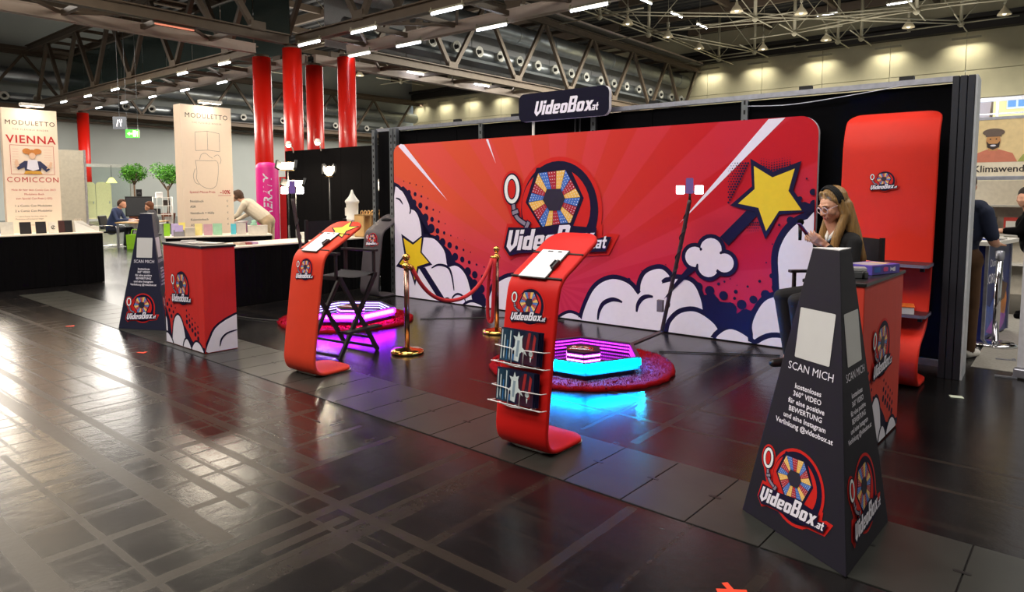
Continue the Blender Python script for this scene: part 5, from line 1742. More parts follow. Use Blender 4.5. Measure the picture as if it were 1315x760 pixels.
# ---- woman with the phone, sitting on the director chair behind the large pyramid
wt = thing('person', 'woman with long blond hair, black headband, glasses and black sweater looking at her phone', 'person', (-1.36, 5.60, 0))
f = lv(-.73, -.68, 0).normalized()
l = lv(.68, -.73, 0).normalized()
U = lv(0, 0, 1)
W_ = lambda a, b_, c: f * a + l * b_ + U * c
hc = W_(.17, .0, 1.505) + lv(.058, .015, 0)
f2 = lv(-.62, -.785, 0)
l2 = lv(.785, -.62, 0)
hf = (f2 * .93 - U * .36).normalized()
hu = (U * .93 + f2 * .36).normalized()
pr_ = []
SW = 1
JE = 2
pr_ += [(W_(-.02, .07, .84), W_(-.02, -.07, .84), .13, .13, JE), (W_(-.03, 0, .9), W_(.0, 0, 1.0), .135, .125, SW), (W_(.0, .05, 1.02), W_(.03, .07, 1.16), .115, .105, SW), (W_(.0, -.05, 1.02), W_(.03, -.07, 1.16), .115, .105, SW),
        (W_(.02, .12, 1.24), W_(.02, -.12, 1.24), .075, .075, SW), (W_(.03, .06, 1.285), W_(.04, -.06, 1.285), .05, .05, SW),
        (W_(.075, 0, 1.31), W_(.125, 0, 1.42), .05, .046, 0)]
# arms (left is on the camera side)
Lsh, Lel, Lwr = W_(.02, .165, 1.235), W_(.06, .21, 1.0), W_(.19, .09, 1.215)
Rsh, Rel, Rwr = W_(.02, -.165, 1.235), W_(.07, -.22, 1.02), W_(.17, -.10, 1.27)
for a, c, d in ((Lsh, Lel, Lwr), (Rsh, Rel, Rwr)):
    pr_ += [(a, c, .056, .045, SW), (c, c.lerp(d, .88), .044, .032, SW), (c.lerp(d, .86), d, .026, .023, 0)]
pr_ += hand_prims(Lwr, f * .80 + U * .50 - l * .22, -l * .55 + U * .6 - f * .35, 1.0, 0, thumb=1, cl=(.45, .5, .55, .6))
pr_ += hand_prims(Rwr, f * .62 + l * .45 + U * .15, f * .25 + l * .2 - U * .8, 1.0, 0, thumb=1, cl=(.45, 1.25, 1.4, 1.5))
# legs
for s in (1, -1):
    kn = W_(.42, .12 * s, .80)
    an = W_(.36, .10 * s, .36)
    pr_ += [(W_(.0, .09 * s, .84), kn, .085, .06, JE), (kn, an, .056, .04, JE), (an, an - U * .05, .037, .036, 0), (an - U * .07 - f * .03, an - U * .08 + f * .12, .04, .032, 3)]
pr_ += head_prims(hc, hf, l2, hu, 1.03, 0)
human('body', pr_, .0055, [SKIN, mat('black_knit', (15, 14, 17), .9, noise=.3, scale=60), mat('black_trousers', (18, 18, 22), .85, noise=.2), BLKP], wt, 2)
H = lambda a, b_, d: hc + (hf * a + l2 * b_ + hu * d) * 1.03
EYEW = mat('eye_white', (236, 230, 228), .3)
IRIS = mat('dark_iris', (60, 44, 36), .2)
LIP = mat('lips', (186, 96, 96), .4)
eb = MB()
for s in (1, -1):
    eb.ball(H(.074, .031 * s, .004), .0125, 12, 0, (1, 1, .8))
    eb.ball(H(.0835, .031 * s, .0005), .0055, 10, 1)
    eb.tube([tuple(H(.083, .016 * s, .0105)), tuple(H(.0885, .031 * s, .0135)), tuple(H(.079, .048 * s, .009))], .0026, 6, 2)
    eb.tube([tuple(H(.093, .014 * s, .031)), tuple(H(.092, .034 * s, .035)), tuple(H(.078, .052 * s, .03))], .0035, 6, 3)
eb.build('eyes', [EYEW, IRIS, mat('lash', (40, 28, 24), .6), mat('brow_hair', (122, 86, 56), .8)], wt)
lb_ = MB()
lb_.tube([tuple(H(.083, .022, -.060)), tuple(H(.0945, .008, -.057)), tuple(H(.0955, 0, -.059)), tuple(H(.0945, -.008, -.057)), tuple(H(.083, -.022, -.060))], .0048, 8)
lb_.tube([tuple(H(.083, .019, -.0635)), tuple(H(.0935, .0, -.069)), tuple(H(.083, -.019, -.0635))], .0052, 8)
lb_.build('lips', LIP, wt)
gl = MB()
for s in (1, -1):
    ring = []
    for i in range(20):
        a = 2 * math.pi * i / 20
        ring.append(tuple(H(.101 - .012 * abs(math.cos(a)) * 0 - .004 * (.031 + .025 * math.cos(a)) / .03, (.033 + .026 * math.cos(a)) * s, .0 + .023 * math.sin(a))))
    gl.tube(ring, .0024, 6, 0, closed=True)
    gl.tube([tuple(H(.092, .059 * s, .006)), tuple(H(.04, .078 * s, .012)), tuple(H(-.02, .082 * s, .012))], .0022, 6)
gl.tube([tuple(H(.1, .009, .004)), tuple(H(.104, 0, .006)), tuple(H(.1, -.009, .004))], .0022, 6)
gl.build('glasses', mat('clear_pink_frame', (226, 204, 214), .2), wt)
# hair: cap plus long locks falling in front of the shoulder and down the back
hp = [(H(-.03, 0, .052), H(-.028, 0, .045), .096, .096, 0), (H(-.05, 0, .0), H(-.06, 0, -.06), .085, .075, 0), (H(.0, .0, .095), H(-.02, .0, .105), .042, .042, 0)]
for s in (1, -1):
    top = H(.04, .028 * s, .112)
    hp += [(top, H(.022, .074 * s, .055), .018, .016, 0), (H(.018, .074 * s, .055), H(-.01, .083 * s, .0), .016, .02, 0)]
    hp += [(H(-.01, .078 * s, .04), H(-.015, .088 * s, -.07), .03, .032, 0), (H(-.015, .088 * s, -.07), W_(.12, .10 * s, 1.27), .032, .034, 0), (W_(.12, .10 * s, 1.27), W_(.15, .085 * s, 1.06), .034, .03, 0), (W_(.15, .085 * s, 1.06), W_(.15, .075 * s, .93), .03, .012, 0)]
    hp += [(H(-.06, .05 * s, -.02), W_(-.02, .09 * s, 1.3), .055, .05, 0), (W_(-.02, .09 * s, 1.3), W_(-.055, .12 * s, 1.12), .05, .045, 0), (W_(-.055, .12 * s, 1.12), W_(-.06, .12 * s, .95), .045, .015, 0)]
hp += [(H(-.08, 0, -.02), W_(-.06, 0, 1.25), .06, .06, 0), (W_(-.06, 0, 1.25), W_(-.09, 0, .98), .06, .03, 0)]
HAIR = mat('blond_hair', (146, 112, 66), .42, noise=.5, scale=34, stretch=(3, 3, .25), bump=.5)
human('hair', hp, .006, [HAIR], wt, 2)
hbp = []
for i in range(17):
    a = R(-8 + 196 * i / 16)
    hbp.append(tuple(H(-.004 - .002 * math.sin(a), .0985 * math.cos(a), .045 + .103 * math.sin(a))))
hbm = MB()
for dd in (-.02, -.008, .004, .016):
    hbm.tube([tuple(Vector(p) + hf * dd - hu * (.004 if dd in (-.02, .016) else 0)) for p in hbp], .0085, 8)
hbm.build('headband', mat('black_velvet', (10, 9, 10), .9), wt)
# white collar
MB().tube([tuple(W_(.105, .045, 1.315)), tuple(W_(.125, .03, 1.27)), tuple(W_(.135, .012, 1.235))], .014, 8, radii=[.01, .016, .006]).tube([tuple(W_(.105, -.045, 1.315)), tuple(W_(.125, -.03, 1.27)), tuple(W_(.135, -.012, 1.235))], .014, 8, radii=[.01, .016, .006]).build('collar', WPLAST, wt)
# phone held in the left hand, microphone-like black grip beside it
ph = thing('phone', 'dark purple smartphone held by the woman with glasses', 'phone', wt.location + W_(.315, .0, 1.315))
Fp = fr((0, 0, 0), l * .9 + f * .1, f * .62 + U * .78)
MB().prism(rrect(-.037, -.075, .037, .075, .009, 3), Fp, -.004, .004).build('phone_body', mat('purple_phone', (84, 66, 128), .25), ph)
MB().prism(rrect(-.034, -.072, .034, .072, .007, 3), Fp, .004, .0046).build('screen', mat('dark_screen', (18, 18, 24), .08), ph)
mc = thing('microphone', 'small black foam microphone held up beside the phone', 'microphone', wt.location + W_(.27, -.16, 1.315))
MB().ball((0, 0, .06), .026, 12).build('foam_head', BLK, mc)
MB().cyl((0, 0, -.08), (0, 0, .045), .012, .016).build('handle', BLKP, mc)

# ================================================================== NEIGHBOUR STANDS ON THE LEFT
CLOTH = mat('black_table_cloth', (11, 10, 12), .9, noise=.25, scale=8, stretch=(8, 8, .6), spec=.06)
TOPW = mat('white_table_top', (240, 228, 210), .5, noise=.03)


def ex_table(label, o, ang, L, D, h):
    """draped table: front edge starts at o and runs L along ang; depth D to its left-hand side"""
    t = thing('exhibition_table', label, 'table', (o[0], o[1], .002), ang, 'draped exhibition tables')
    MB().box((L / 2, D / 2, h + .012), (L + .03, D + .03, .024)).build('table_top', TOPW, t, bevel=.004)
    b = MB()
    n = int(L * 26)
    pts = [(i * L / n, .006 * math.sin(i * 1.1) + .004 * math.sin(i * 2.7)) for i in range(n + 1)] + [(L - .006 * math.sin(i), D * i / 12) for i in range(1, 13)] + [(0, D)] + [(0, D * (12 - i) / 12) for i in range(1, 12)]
    b.prism(pts, fr((0, 0, 0), (1, 0, 0), (0, 1, 0)), .004, h)
    b.build('cloth_skirt', CLOTH, t)
    return t


ex_table('long black draped table with notebooks at the far left', (-13.5, 1.3), R(90), 3.48, .75, .885)
ex_table('black draped table with pastel notebooks behind the red counter', (-11.23, 4.89), math.atan2(.917, .4), 1.62, .72, .875)
ex_table('black draped table with beige top in front of the black stand wall', (-9.05, 4.75), R(96), 2.9, .75, .83)


def notebook(label, loc, rz, w, h, d, m, tilt=8, pages=True):
    t = thing('notebook', label, 'notebook', loc, rz, 'notebooks standing on the exhibition tables')
    M = Matrix.Rotation(R(-tilt), 3, 'X')
    MB().box(M @ Vector((0, -d / 2 + .004, h / 2)), (w, .006, h), 0, M=M).box(M @ Vector((0, d / 2, h / 2)), (w, .006, h), 0, M=M).build('cover', m, t, loc=(0, 0, .004))
    MB().box(M @ Vector((0, .002, h / 2)), (w - .012, d - .008, h - .014), 0, M=M).build('page_block', mat('paper', (235, 232, 238), .7), t, loc=(0, 0, .004))
    return t


NBLK = mat('black_cover', (26, 22, 24), .5)
zt1 = .909
for lb, y0, y1, h, m in (('pale box-like notebook at the far left end of the black table', 3.33, 3.51, .21, mat('pale_grey_cover2', (212, 206, 194), .6)), ('black notebook standing left on the far left table', 3.6, 3.76, .2, NBLK), ('second black notebook right of the first on the left table', 3.83, 3.98, .2, NBLK),
                         ('white card with swirl mark between black notebooks', 4.02, 4.14, .19, mat('white_cover', (238, 228, 214), .6)), ('black notebook with reddish brown spine on the left table', 4.17, 4.26, .21, mat('brown_black_cover', (66, 30, 26), .5)), ('rightmost black notebook on the left table', 4.265, 4.38, .21, NBLK)):
    t = notebook(lb, (-13.72, (y0 + y1) / 2, zt1), R(90), y1 - y0, h, .025, m)
    if 'swirl' in lb:
        F = fr((0, -.014, .1), (1, 0, 0), (0, math.sin(R(8)), math.cos(R(8))))
        MB().poly(stroke([(.028 * math.cos(R(a)), .028 * math.sin(R(a))) for a in range(20, 330, 20)], .01), F, .003).poly(stroke([(-.01, -.02), (.01, .02)], .01), F, .003).build('swirl_print', NBLK, t)
dsp = thing('display_holder', 'white slanted card holder at the right end of the left table', 'display holder', (-13.74, 4.57, zt1), R(90))
MB().add([(-.17, -.12, 0), (.2, -.12, 0), (.2, .12, 0), (-.17, .12, 0), (-.17, -.04, .2), (-.04, -.06, .2), (.08, -.1, .1), (.2, -.12, .1), (-.17, .12, .2), (-.04, .12, .2), (.08, .12, .1), (.2, .12, .1)],
         [(3, 2, 1, 0), (0, 1, 7, 6, 5, 4), (4, 5, 9, 8), (5, 6, 10, 9), (6, 7, 11, 10), (1, 2, 11, 7), (2, 3, 8, 9, 10, 11), (3, 0, 4, 8)]).build('body', WPLAST, dsp)
for k in range(4):
    MB().box((-.12 + .03 * k, .03, .2), (.008, .12, .07)).build('card', mat('card_sand', (206, 196, 180), .6), dsp)
MB().box((.09, .02, .125), (.13, .14, .02)).build('dark_card', mat('dark_card', (98, 88, 80), .5), dsp)

d2 = Vector((.4, .917, 0)).normalized()
n2 = Vector((-.917, .4, 0)).normalized()
a2 = math.atan2(d2.y, d2.x)


def on2(s, dep):
    p = Vector((-11.23, 4.89, 0)) + d2 * s + n2 * dep
    return (p.x, p.y, .902)


for lb, s0, s1, h, c, dep in (('bright lime green bag standing left on the pastel notebook table', -.02, .07, .2, (150, 210, 40), .2), ('lilac notebook left of the grey holder', .09, .2, .2, (206, 186, 226), .24), ('pale yellow notebook standing behind the holder', .2, .3, .21, (248, 226, 120), .34), ('yellow notebook right of the grey box', .44, .55, .19, (246, 226, 146), .22),
                              ('mauve pink notebook in the middle of the table', .57, .7, .18, (206, 160, 170), .16), ('mint green notebook right of the mauve one', .71, .85, .19, (166, 214, 178), .18), ('turquoise notebook standing at the right of the second banner', .99, 1.07, .18, (90, 196, 214), .2),
                              ('light grey notebook right of the turquoise one', 1.08, 1.23, .19, (206, 196, 186), .2)):
    p = on2((s0 + s1) / 2, dep)
    notebook(lb, p, a2, s1 - s0, h, .03, mat('cover_%d_%d_%d' % c, c, .5), 6)
bx = thing('storage_box', 'grey open box with lilac cards on the pastel notebook table', 'box', on2(.2, .12), a2)
MB().box((0, 0, .004), (.16, .14, .008)).box((0, -.067, .04), (.16, .006, .075)).box((0, .067, .05), (.16, .006, .1)).box((-.077, 0, .04), (.006, .14, .075)).box((.077, 0, .04), (.006, .14, .075)).build('box_body', mat('grey_box_board', (150, 146, 150), .6), bx)
MB().box((.0, .01, .1), (.12, .04, .15), M=Matrix.Rotation(R(-15), 3, 'X')).build('card', mat('lilac_card', (190, 170, 216), .6), bx)
bx = thing('storage_box', 'pale grey closed box right of the lilac cards', 'box', on2(.36, .12), a2)
MB().box((0, 0, .06), (.15, .12, .12)).build('box_body', mat('pale_box_board', (206, 196, 182), .6), bx, bevel=.004)
MB().box((0, 0, .126), (.154, .124, .012)).build('lid', mat('pale_box_board', (206, 196, 182), .6), bx)
bx = thing('storage_box', 'long whitish box at the right end of the pastel notebook table', 'box', on2(1.42, .22), a2)
MB().box((0, 0, .07), (.3, .16, .14)).build('box_body', mat('whitish_box', (226, 218, 206), .6), bx, bevel=.004)
MB().box((0, 0, .145), (.306, .166, .01)).build('lid', mat('whitish_box', (226, 218, 206), .6), bx)
bt = thing('tissue', 'crumpled mint green tissue on the whitish box', 'tissue', (on2(1.36, .22)[0], on2(1.36, .22)[1], 1.053))
MB().lathe([(.05, 0), (.06, .02), (.03, .05), (.045, .075), (.01, .09)], n=9).build('paper', mat('mint_tissue', (170, 220, 190), .8), bt)

# lit banners of the notebook stand
BANM = mat('banner_cream', (248, 226, 204), .6, noise=.02)
INK = mat('banner_ink', (44, 36, 34), .6)
INKL = mat('banner_ink_light', (128, 112, 100), .6)
INKR = mat('banner_red_ink', (196, 38, 40), .6)


def banner(label, loc, W, Ht, D):
    t = thing('banner_tower', label, 'banner', loc, R(90), 'lit cream banner towers')
    MB().box((W / 2, D / 2, Ht / 2), (W, D, Ht)).build('box_body', [BANM], t, bevel=.006)
    MB().box((W / 2, -.16, Ht + .06), (W * .42, .12, .05)).box((W / 2, -.05, Ht + .04), (.03, .3, .03)).build('lamp_housing', WPLAST, t)
    MB().box((W / 2, -.16, Ht + .033), (W * .38, .09, .006)).build('lamp_tube', mat('warm_led', (255, 236, 214), .4, emit=12, noise=0), t)
    return t, fr((0, -.001, 0), (1, 0, 0), (0, 0, 1))


def T(t, F, x, z, s, size, m, **k):
    put_text(t, (F[0] + F[1] * x + F[2] * z, F[1], F[2], F[3]), s, size, m, .002, **k)


t, F = banner('cream banner tower with red lettering VIENNA COMICCON at the far left', (-14.25, 3.56, .002), .83, 3.06, .12)
area('banner_lamp', (-14.02, 3.97, 3.08), (.3, .1), 4, col=(1, .84, .66), rot=(0, 20, 0))
T(t, F, .42, 2.78, 'MODULETTO', .115, INK, space=1.12)
T(t, F, .42, 2.69, 'THE FLEXIBLE BINDER', .04, INKL, space=1.4)
T(t, F, .42, 2.47, 'VIENNA', .19, INKR, bold=.003, space=1.12)
T(t, F, .42, 1.79, 'COMICCON', .13, INKR, space=1.14)
b = MB()
fx = rrect(.10, 1.93, .75, 2.43, .004, 2)
for k in range(4):
    a, c = [(.10, 1.93), (.75, 1.93), (.75, 2.43), (.10, 2.43)][k], [(.75, 1.93), (.75, 2.43), (.10, 2.43), (.10, 1.93)][k]
    b.poly(stroke([a, c], .006), F, .002, 1)
for i in range(9):
    b.poly([(.13, 2.0 + .045 * i), (.22, 2.0 + .045 * i), (.22, 2.004 + .045 * i), (.13, 2.004 + .045 * i)], F, .0015, 4)
    b.poly([(.6, 2.0 + .045 * i), (.72, 2.0 + .045 * i), (.72, 2.004 + .045 * i), (.6, 2.004 + .045 * i)], F, .0015, 4)
# generic comic figure: hair buns, dark jacket, pale shirt, ochre skirt
for pts, mi in ((circ(.34, 2.33, .065, .05, 14), 2), (circ(.50, 2.33, .065, .05, 14), 2), (circ(.42, 2.3, .07, .06, 16), 2), (circ(.42, 2.25, .05, .055, 14), 5),
                ([(.3, 2.16), (.54, 2.16), (.68, 2.02), (.62, 1.97), (.55, 2.05), (.53, 1.96), (.31, 1.96), (.29, 2.05), (.2, 2.0), (.17, 2.06)], 3),
                ([(.35, 2.18), (.49, 2.18), (.51, 2.02), (.42, 1.99), (.33, 2.02)], 0), ([(.31, 1.99), (.53, 1.99), (.56, 1.935), (.28, 1.935)], 6), ([(.62, 2.02), (.70, 2.06), (.72, 2.14), (.69, 2.16), (.66, 2.08)], 5), ([(.18, 2.04), (.15, 2.12), (.17, 2.18), (.2, 2.17), (.22, 2.08)], 5)):
    b.v
    b.poly(pts, F, .002 + .0004 * (b.f.__len__() % 40), mi)
b.build('comic_figure', [WHITE, INKR, mat('ginger_print', (206, 130, 60), .6), mat('indigo_print', (48, 52, 88), .6), mat('pink_line', (236, 180, 164), .6), mat('peach_print', (238, 196, 164), .6), mat('ochre_print', (216, 160, 60), .6)], t)
for z, s in ((1.64, 'Hole dir hier dein Comic Con 2023'), (1.565, 'Moduletto Buch'), (1.49, 'zum Special Con Preis (-10%)')):
    T(t, F, .42, z, s, .046, INKR)
for z, s in ((1.36, '1 x Comic Con Moduletto'), (1.27, '2 x Comic Con Moduletto')):
    T(t, F, .12, z, s, .052, INK, align='LEFT')
T(t, F, .12, 1.18, '+ 1 extra Poster for free, when du', .034, INKL, align='LEFT')
T(t, F, .12, 1.135, 'Moduletto auf Instagram folgst', .034, INKL, align='LEFT')
T(t, F, .42, 1.03, 'moduletto.com', .028, INKL)
t, F = banner('cream banner tower with a notebook line drawing beside the red columns', (-12.62, 5.84, .002), .97, 3.21, .26)
area('banner_lamp', (-12.4, 6.3, 3.24), (.3, .1), 4, col=(1, .84, .66), rot=(0, 20, 0))
T(t, F, .49, 2.98, 'MODULETTO', .125, INK, space=1.12)
T(t, F, .49, 2.88, 'THE FLEXIBLE BINDER', .042, INKL, space=1.4)
b = MB()


def SL(pts, w=.006):
    b.poly(stroke(pts, w), F, .002)


for a, c in (((.26, 2.72), (.49, 2.75)), ((.49, 2.75), (.72, 2.72)), ((.26, 2.38), (.49, 2.4)), ((.49, 2.4), (.72, 2.38)), ((.26, 2.72), (.26, 2.38)), ((.49, 2.75), (.49, 2.4)), ((.72, 2.72), (.72, 2.38))):
    SL([a, c])
SL(smooth_path([(.25, 2.2), (.27, 2.0), (.26, 1.86), (.34, 1.74), (.5, 1.68), (.62, 1.73), (.66, 1.86), (.68, 2.05), (.66, 2.2), (.5, 2.2), (.25, 2.2)], 3))
SL(smooth_path([(.33, 2.22), (.36, 2.31), (.44, 2.34), (.52, 2.28), (.58, 2.25)], 3))
SL(smooth_path([(.6, 2.28), (.68, 2.32), (.74, 2.24), (.72, 2.15)], 3))
SL(smooth_path([(.24, 2.05), (.2, 1.92), (.23, 1.8), (.3, 1.76)], 3))
b.build('line_drawing', INKL, t)
T(t, F, .12, 1.60, 'Spezial-Messe-Preis', .062, INKR, align='LEFT')
T(t, F, .90, 1.585, '-10%', .1, INKR, align='RIGHT', bold=.003)
MB().poly([(.66, 1.55), (.92, 1.55), (.92, 1.557), (.66, 1.557)], F, .002).build('underline', INKR, t)
for z, s in ((1.43, 'Notizbuch'), (1.33, 'A5R'), (1.21, 'Notizbuch + Hülle'), (1.09, 'Kalenderbuch'), (.99, 'A5R')):
    T(t, F, .12, z, s, .06, INK, align='LEFT')
    T(t, F, .84, z, '€', .05, INKL)
T(t, F, .49, .86, 'moduletto.com', .03, INKL)
pn = thing('partition_panel', 'plain off-white partition panel right of the left banner', 'partition', (-16.0, 4.4, .002), R(90))
MB().box((.5, .04, 1.24), (1.0, .05, 2.48)).build('panel_board', mat('offwhite_panel', (212, 206, 190), .6), pn)
MB().box((1.0, .03, 1.24), (.04, .07, 2.5)).build('edge_profile', ALU, pn)

# black stand wall with work lights
bw2 = thing('stand_wall', 'black wall of the neighbouring stand lit by work lights', 'partition', (-13.55, 8.5, .002))
for k in range(5):
    MB().box((.1 + .32 + k * .66, .0, 1.26), (.655, .04, 2.5)).build('wall_panel', BLK, bw2)
for k, px_ in enumerate((.55, 1.55)):
    a = thing('arm_lamp', ('left bright lamp on a thin arm above the black stand wall', 'right bright lamp on a thin arm above the black stand wall')[k], 'lamp', (-13.55 + px_, 8.46, 2.515), group='arm lamps on the black stand wall')
    MB().tube([(-.1, 0, -.05), (-.1, -.02, .04), (.5, -.5, .1)], .012, 6).build('arm', WPLAST, a)
    MB().lathe([(.03, .05), (.06, .0), (.07, -.03)], c=(.53, -.52, .09), n=14).build('shade', WPLAST, a)
    MB().ball((.53, -.52, .06), .05, 12).build('bulb', mat('warm_bulb', (255, 226, 170), .4, emit=26, noise=0), a)
    area('arm_lamp_light', (-13.55 + px_ + .53, 7.95, 2.5), (.1, .1), 22, col=(1, .84, .6), rot=(-25, 0, 0))
WARM = mat('work_light_face', (255, 240, 214), .4, emit=14, noise=0)


def work_light(label, x, y, z, kind, yaw):
    t = thing('work_light', label, 'lamp', (x, y, .002), 0, 'work lights on stands')
    MB().cyl((0, 0, .02), (0, 0, z - .05), .014, n=8).cyl((0, 0, .02), (0, 0, 1.0), .02, n=8).build('stand_pole', BLKP, t)
    for k in range(3):
        a = R(90 + 120 * k)
        MB().bar((0, 0, .35), (.3 * math.cos(a), .3 * math.sin(a), .012), .018).build('stand_leg', BLKP, t)
    M = Matrix.Rotation(R(yaw), 3, 'Z') @ Matrix.Rotation(R(-28), 3, 'X')
    c = Vector((0, 0, z))
    hd = MB()
    w, h = (.26, .16) if kind == 0 else (.34, .13) if kind == 1 else (.13, .2)
    hd.box(c, (w, .05, h), 0, M=M).build('lamp_head', mat('beige_lamp_case', (196, 170, 130), .45), t, bevel=.006)
    MB().box(c + M @ Vector((0, -.028, 0)), (w * .88, .006, h * .82), 0, M=M).build('lamp_face', WARM, t)
    for s in (-1, 1):
        MB().box(c + M @ Vector((s * w * .62, -.06, 0)), (.05, .1, h), 0, M=M @ Matrix.Rotation(R(s * 25), 3, 'Z')).build('barn_door', BLKP, t)
    p = c + M @ Vector((0, -.12, 0))
    area('work_light_lamp', (x + p.x, y + p.y, p.z), (.2, .1), 14, col=(1, .84, .62), rot=(62, 0, yaw))


work_light('round hooded work light high on a stand at the left', -11.35, 7.2, 2.09, 0, 38)
work_light('wide bar shaped work light below the hooded one', -10.8, 7.0, 1.76, 1, 24)
work_light('tilted flat work light in the middle of the black wall', -10.35, 7.4, 1.98, 2, 50)
work_light('small work light at the right end of the black wall', -9.25, 7.75, 1.70, 2, 10)
# things on the beige table
lt = thing('model_tower', 'white model lighthouse tower standing on the beige table', 'model', (-9.78, 7.45, .858))
MB().lathe([(.1, 0), (.1, .1), (.085, .12), (.085, .26)], n=14).build('tower_base', WPLAST, lt)
MB().lathe([(.115, .26), (.115, .30), (.1, .32), (.105, .56), (.12, .58), (.12, .61), (.06, .68), (.03, .74), (.012, .8)], n=14).build('tower_top', WPLAST, lt)
MB().box((-.09, -.05, .42), (.05, .04, .14)).build('side_turret', WPLAST, lt)
sf = thing('wooden_rack', 'small wooden rack with a row of loops on the beige table', 'rack', (-9.42, 7.32, .858), R(96))
OAK = mat('light_wood', (206, 164, 106), .5, noise=.2, scale=6)
for xx in (0, .16, .32, .48):
    MB().box((xx, 0, .19), (.02, .22, .38)).build('upright', OAK, sf)
for zz in (.01, .37):
    MB().box((.24, 0, zz), (.5, .22, .02)).build('board', OAK, sf)
for k in range(6):
    MB().tube([(.03 + .08 * k + .025 * math.cos(a), -.03, .41 + .035 * math.sin(a)) for a in [2 * math.pi * i / 10 for i in range(10)]], .008, 6, closed=True).build('loop', OAK, sf)
for i, (x, y, rz, s, lb) in enumerate(((-9.55, 6.95, 20, (.24, .18, .15), 'white cardboard box right of the model tower'), (-9.65, 6.5, 5, (.3, .2, .10), 'low white box left of the model tower'))):
    t = thing('white_box', lb, 'box', (x, y, .858), R(90 + rz))
    MB().box((0, 0, s[2] / 2), s).build('box_body', WPLAST, t, bevel=.003)
    MB().box((0, 0, s[2] + .004), (s[0] + .006, s[1] + .006, .01)).build('lid', WPLAST, t)
for i, (dy, c) in enumerate(((0, (196, 176, 160)), (.1, (160, 80, 84)), (.2, (190, 160, 196)))):
    t = thing('leaflet_stack', ('beige leaflet stack', 'dark red leaflet stack', 'lilac leaflet stack')[i] + ' at the near end of the beige table', 'leaflets', (-9.33, 5.1 + dy, .858), R(96), 'leaflet stacks on the beige table')
    for k in range(3):
        MB().box((0, .004 * k, .006 + .0105 * k), (.09, .16, .01)).build('leaflet', mat('leaf_%d_%d_%d' % c, c, .5), t)

# pink pillar, red banner wall behind
pp = thing('inflatable_pillar', 'pink rounded pillar with white vertical lettering beside the red column', 'pillar', (-16.75, 10.0, .002))
MB().lathe([(.27, 0), (.29, .05), (.29, 2.25), (.27, 2.34), (.2, 2.4), (.05, 2.42)], n=28).build('pillar_body', mat('hot_pink', (236, 40, 150), .45, noise=.03), pp)
me = text_mesh('CINERAVY', .30, WHITE, align='CENTER', shear=.25, bold=.008)
for v in me.vertices:      # wrap the upright lettering round the pillar
    u, w = v.co.x, v.co.z
    a = R(-30) - (w - .1) / .29
    v.co = (.293 * math.cos(a), .293 * math.sin(a), 1.35 + u)
link('lettering', me, pp)
rbp = thing('slim_banner', 'narrow red banner panel right of the pink pillar', 'banner', (-16.75, 10.55, .002), R(20))
MB().box((.1, 0, 1.02), (.6, .03, 2.04)).build('panel', mat('banner_red', (206, 36, 34), .55), rbp)
for k in range(5):
    MB().box((.18, -.018, .5 + .33 * k), (.22, .004, .03)).build('text_bar', WPLAST, rbp)

# lounge in the far left: desk, two people, screen, rack, booth, trees
sp_ = thing('person', 'seated man in dark blue sweater and dark trousers leaning over a desk', 'person', (-22.45, 8.3, 0))
JEAN = mat('dark_jeans', (32, 36, 52), .8)
BLUS = mat('blue_sweater', (52, 66, 104), .8)
HR = mat('brown_hair', (84, 58, 42), .7)
pr_ = [((-.1, 0, .5), (-.05, 0, .75), .16, .15, 1), ((-.05, 0, .75), (.08, 0, 1.05), .15, .14, 1), ((.08, .12, 1.08), (.08, -.12, 1.08), .09, .09, 1), ((.12, 0, 1.12), (.2, 0, 1.2), .06, .055, 0),
       ((.24, 0, 1.27), (.26, 0, 1.29), .1, .095, 0), ((.3, 0, 1.2), (.31, 0, 1.2), .06, .05, 0), ((.35, 0, 1.25), (.36, 0, 1.24), .018, .016, 0)]
for s in (1, -1):
    pr_ += [((.08, .19 * s, 1.05), (.2, .24 * s, .8), .065, .05, 1), ((.2, .24 * s, .8), (.48, .12 * s, .80), .048, .035, 1), ((.48, .12 * s, .80), (.56, .1 * s, .80), .035, .03, 0)]
    for k in range(4):
        pr_ += [((.56, (.1 + .02 * (k - 1.5)) * s, .80), (.64, (.1 + .026 * (k - 1.5)) * s, .785), .014, .011, 0)]
    pr_ += [((-.08, .1 * s, .5), (.42, .14 * s, .52), .09, .07, 2), ((.42, .14 * s, .52), (.36, .14 * s, .12), .065, .05, 2), ((.34, .14 * s, .06), (.5, .15 * s, .045), .05, .04, 3)]
bd_ = human('body', pr_, .014, [SKIN, BLUS, JEAN, BLKP], sp_, 2)
human('hair', [((.21, 0, 1.31), (.22, 0, 1.33), .105, .1, 0), ((.3, 0, 1.37), (.2, 0, 1.38), .05, .05, 0), ((.16, 0, 1.25), (.18, 0, 1.3), .06, .08, 0)], .012, [HR], sp_, 1)
sp_.rotation_euler.z = R(42)
ch = thing('office_chair', 'black chair with chrome cantilever frame under the seated man', 'chair', (-22.55, 8.23, 0), R(42))
MB().box((.05, 0, .43), (.48, .46, .05)).build('seat', BLKP, ch, bevel=.02)
MB().box((-.22, 0, .72), (.05, .44, .42), M=Matrix.Rotation(R(-10), 3, 'Y')).build('backrest', BLKP, ch, bevel=.02)
for s in (1, -1):
    MB().tube(smooth_path([(-.2, .25 * s, .62), (.2, .26 * s, .62), (.3, .26 * s, .55), (.3, .26 * s, .05), (.26, .26 * s, .02), (-.28, .26 * s, .02)], 3), .013, 8).build('frame', CHROME, ch)
dk = thing('desk', 'wooden topped desk between the two seated people', 'desk', (-21.75, 8.7, 0), R(42))
MB().box((.1, .1, .74), (.9, 1.5, .03)).build('desk_top', OAK, dk)
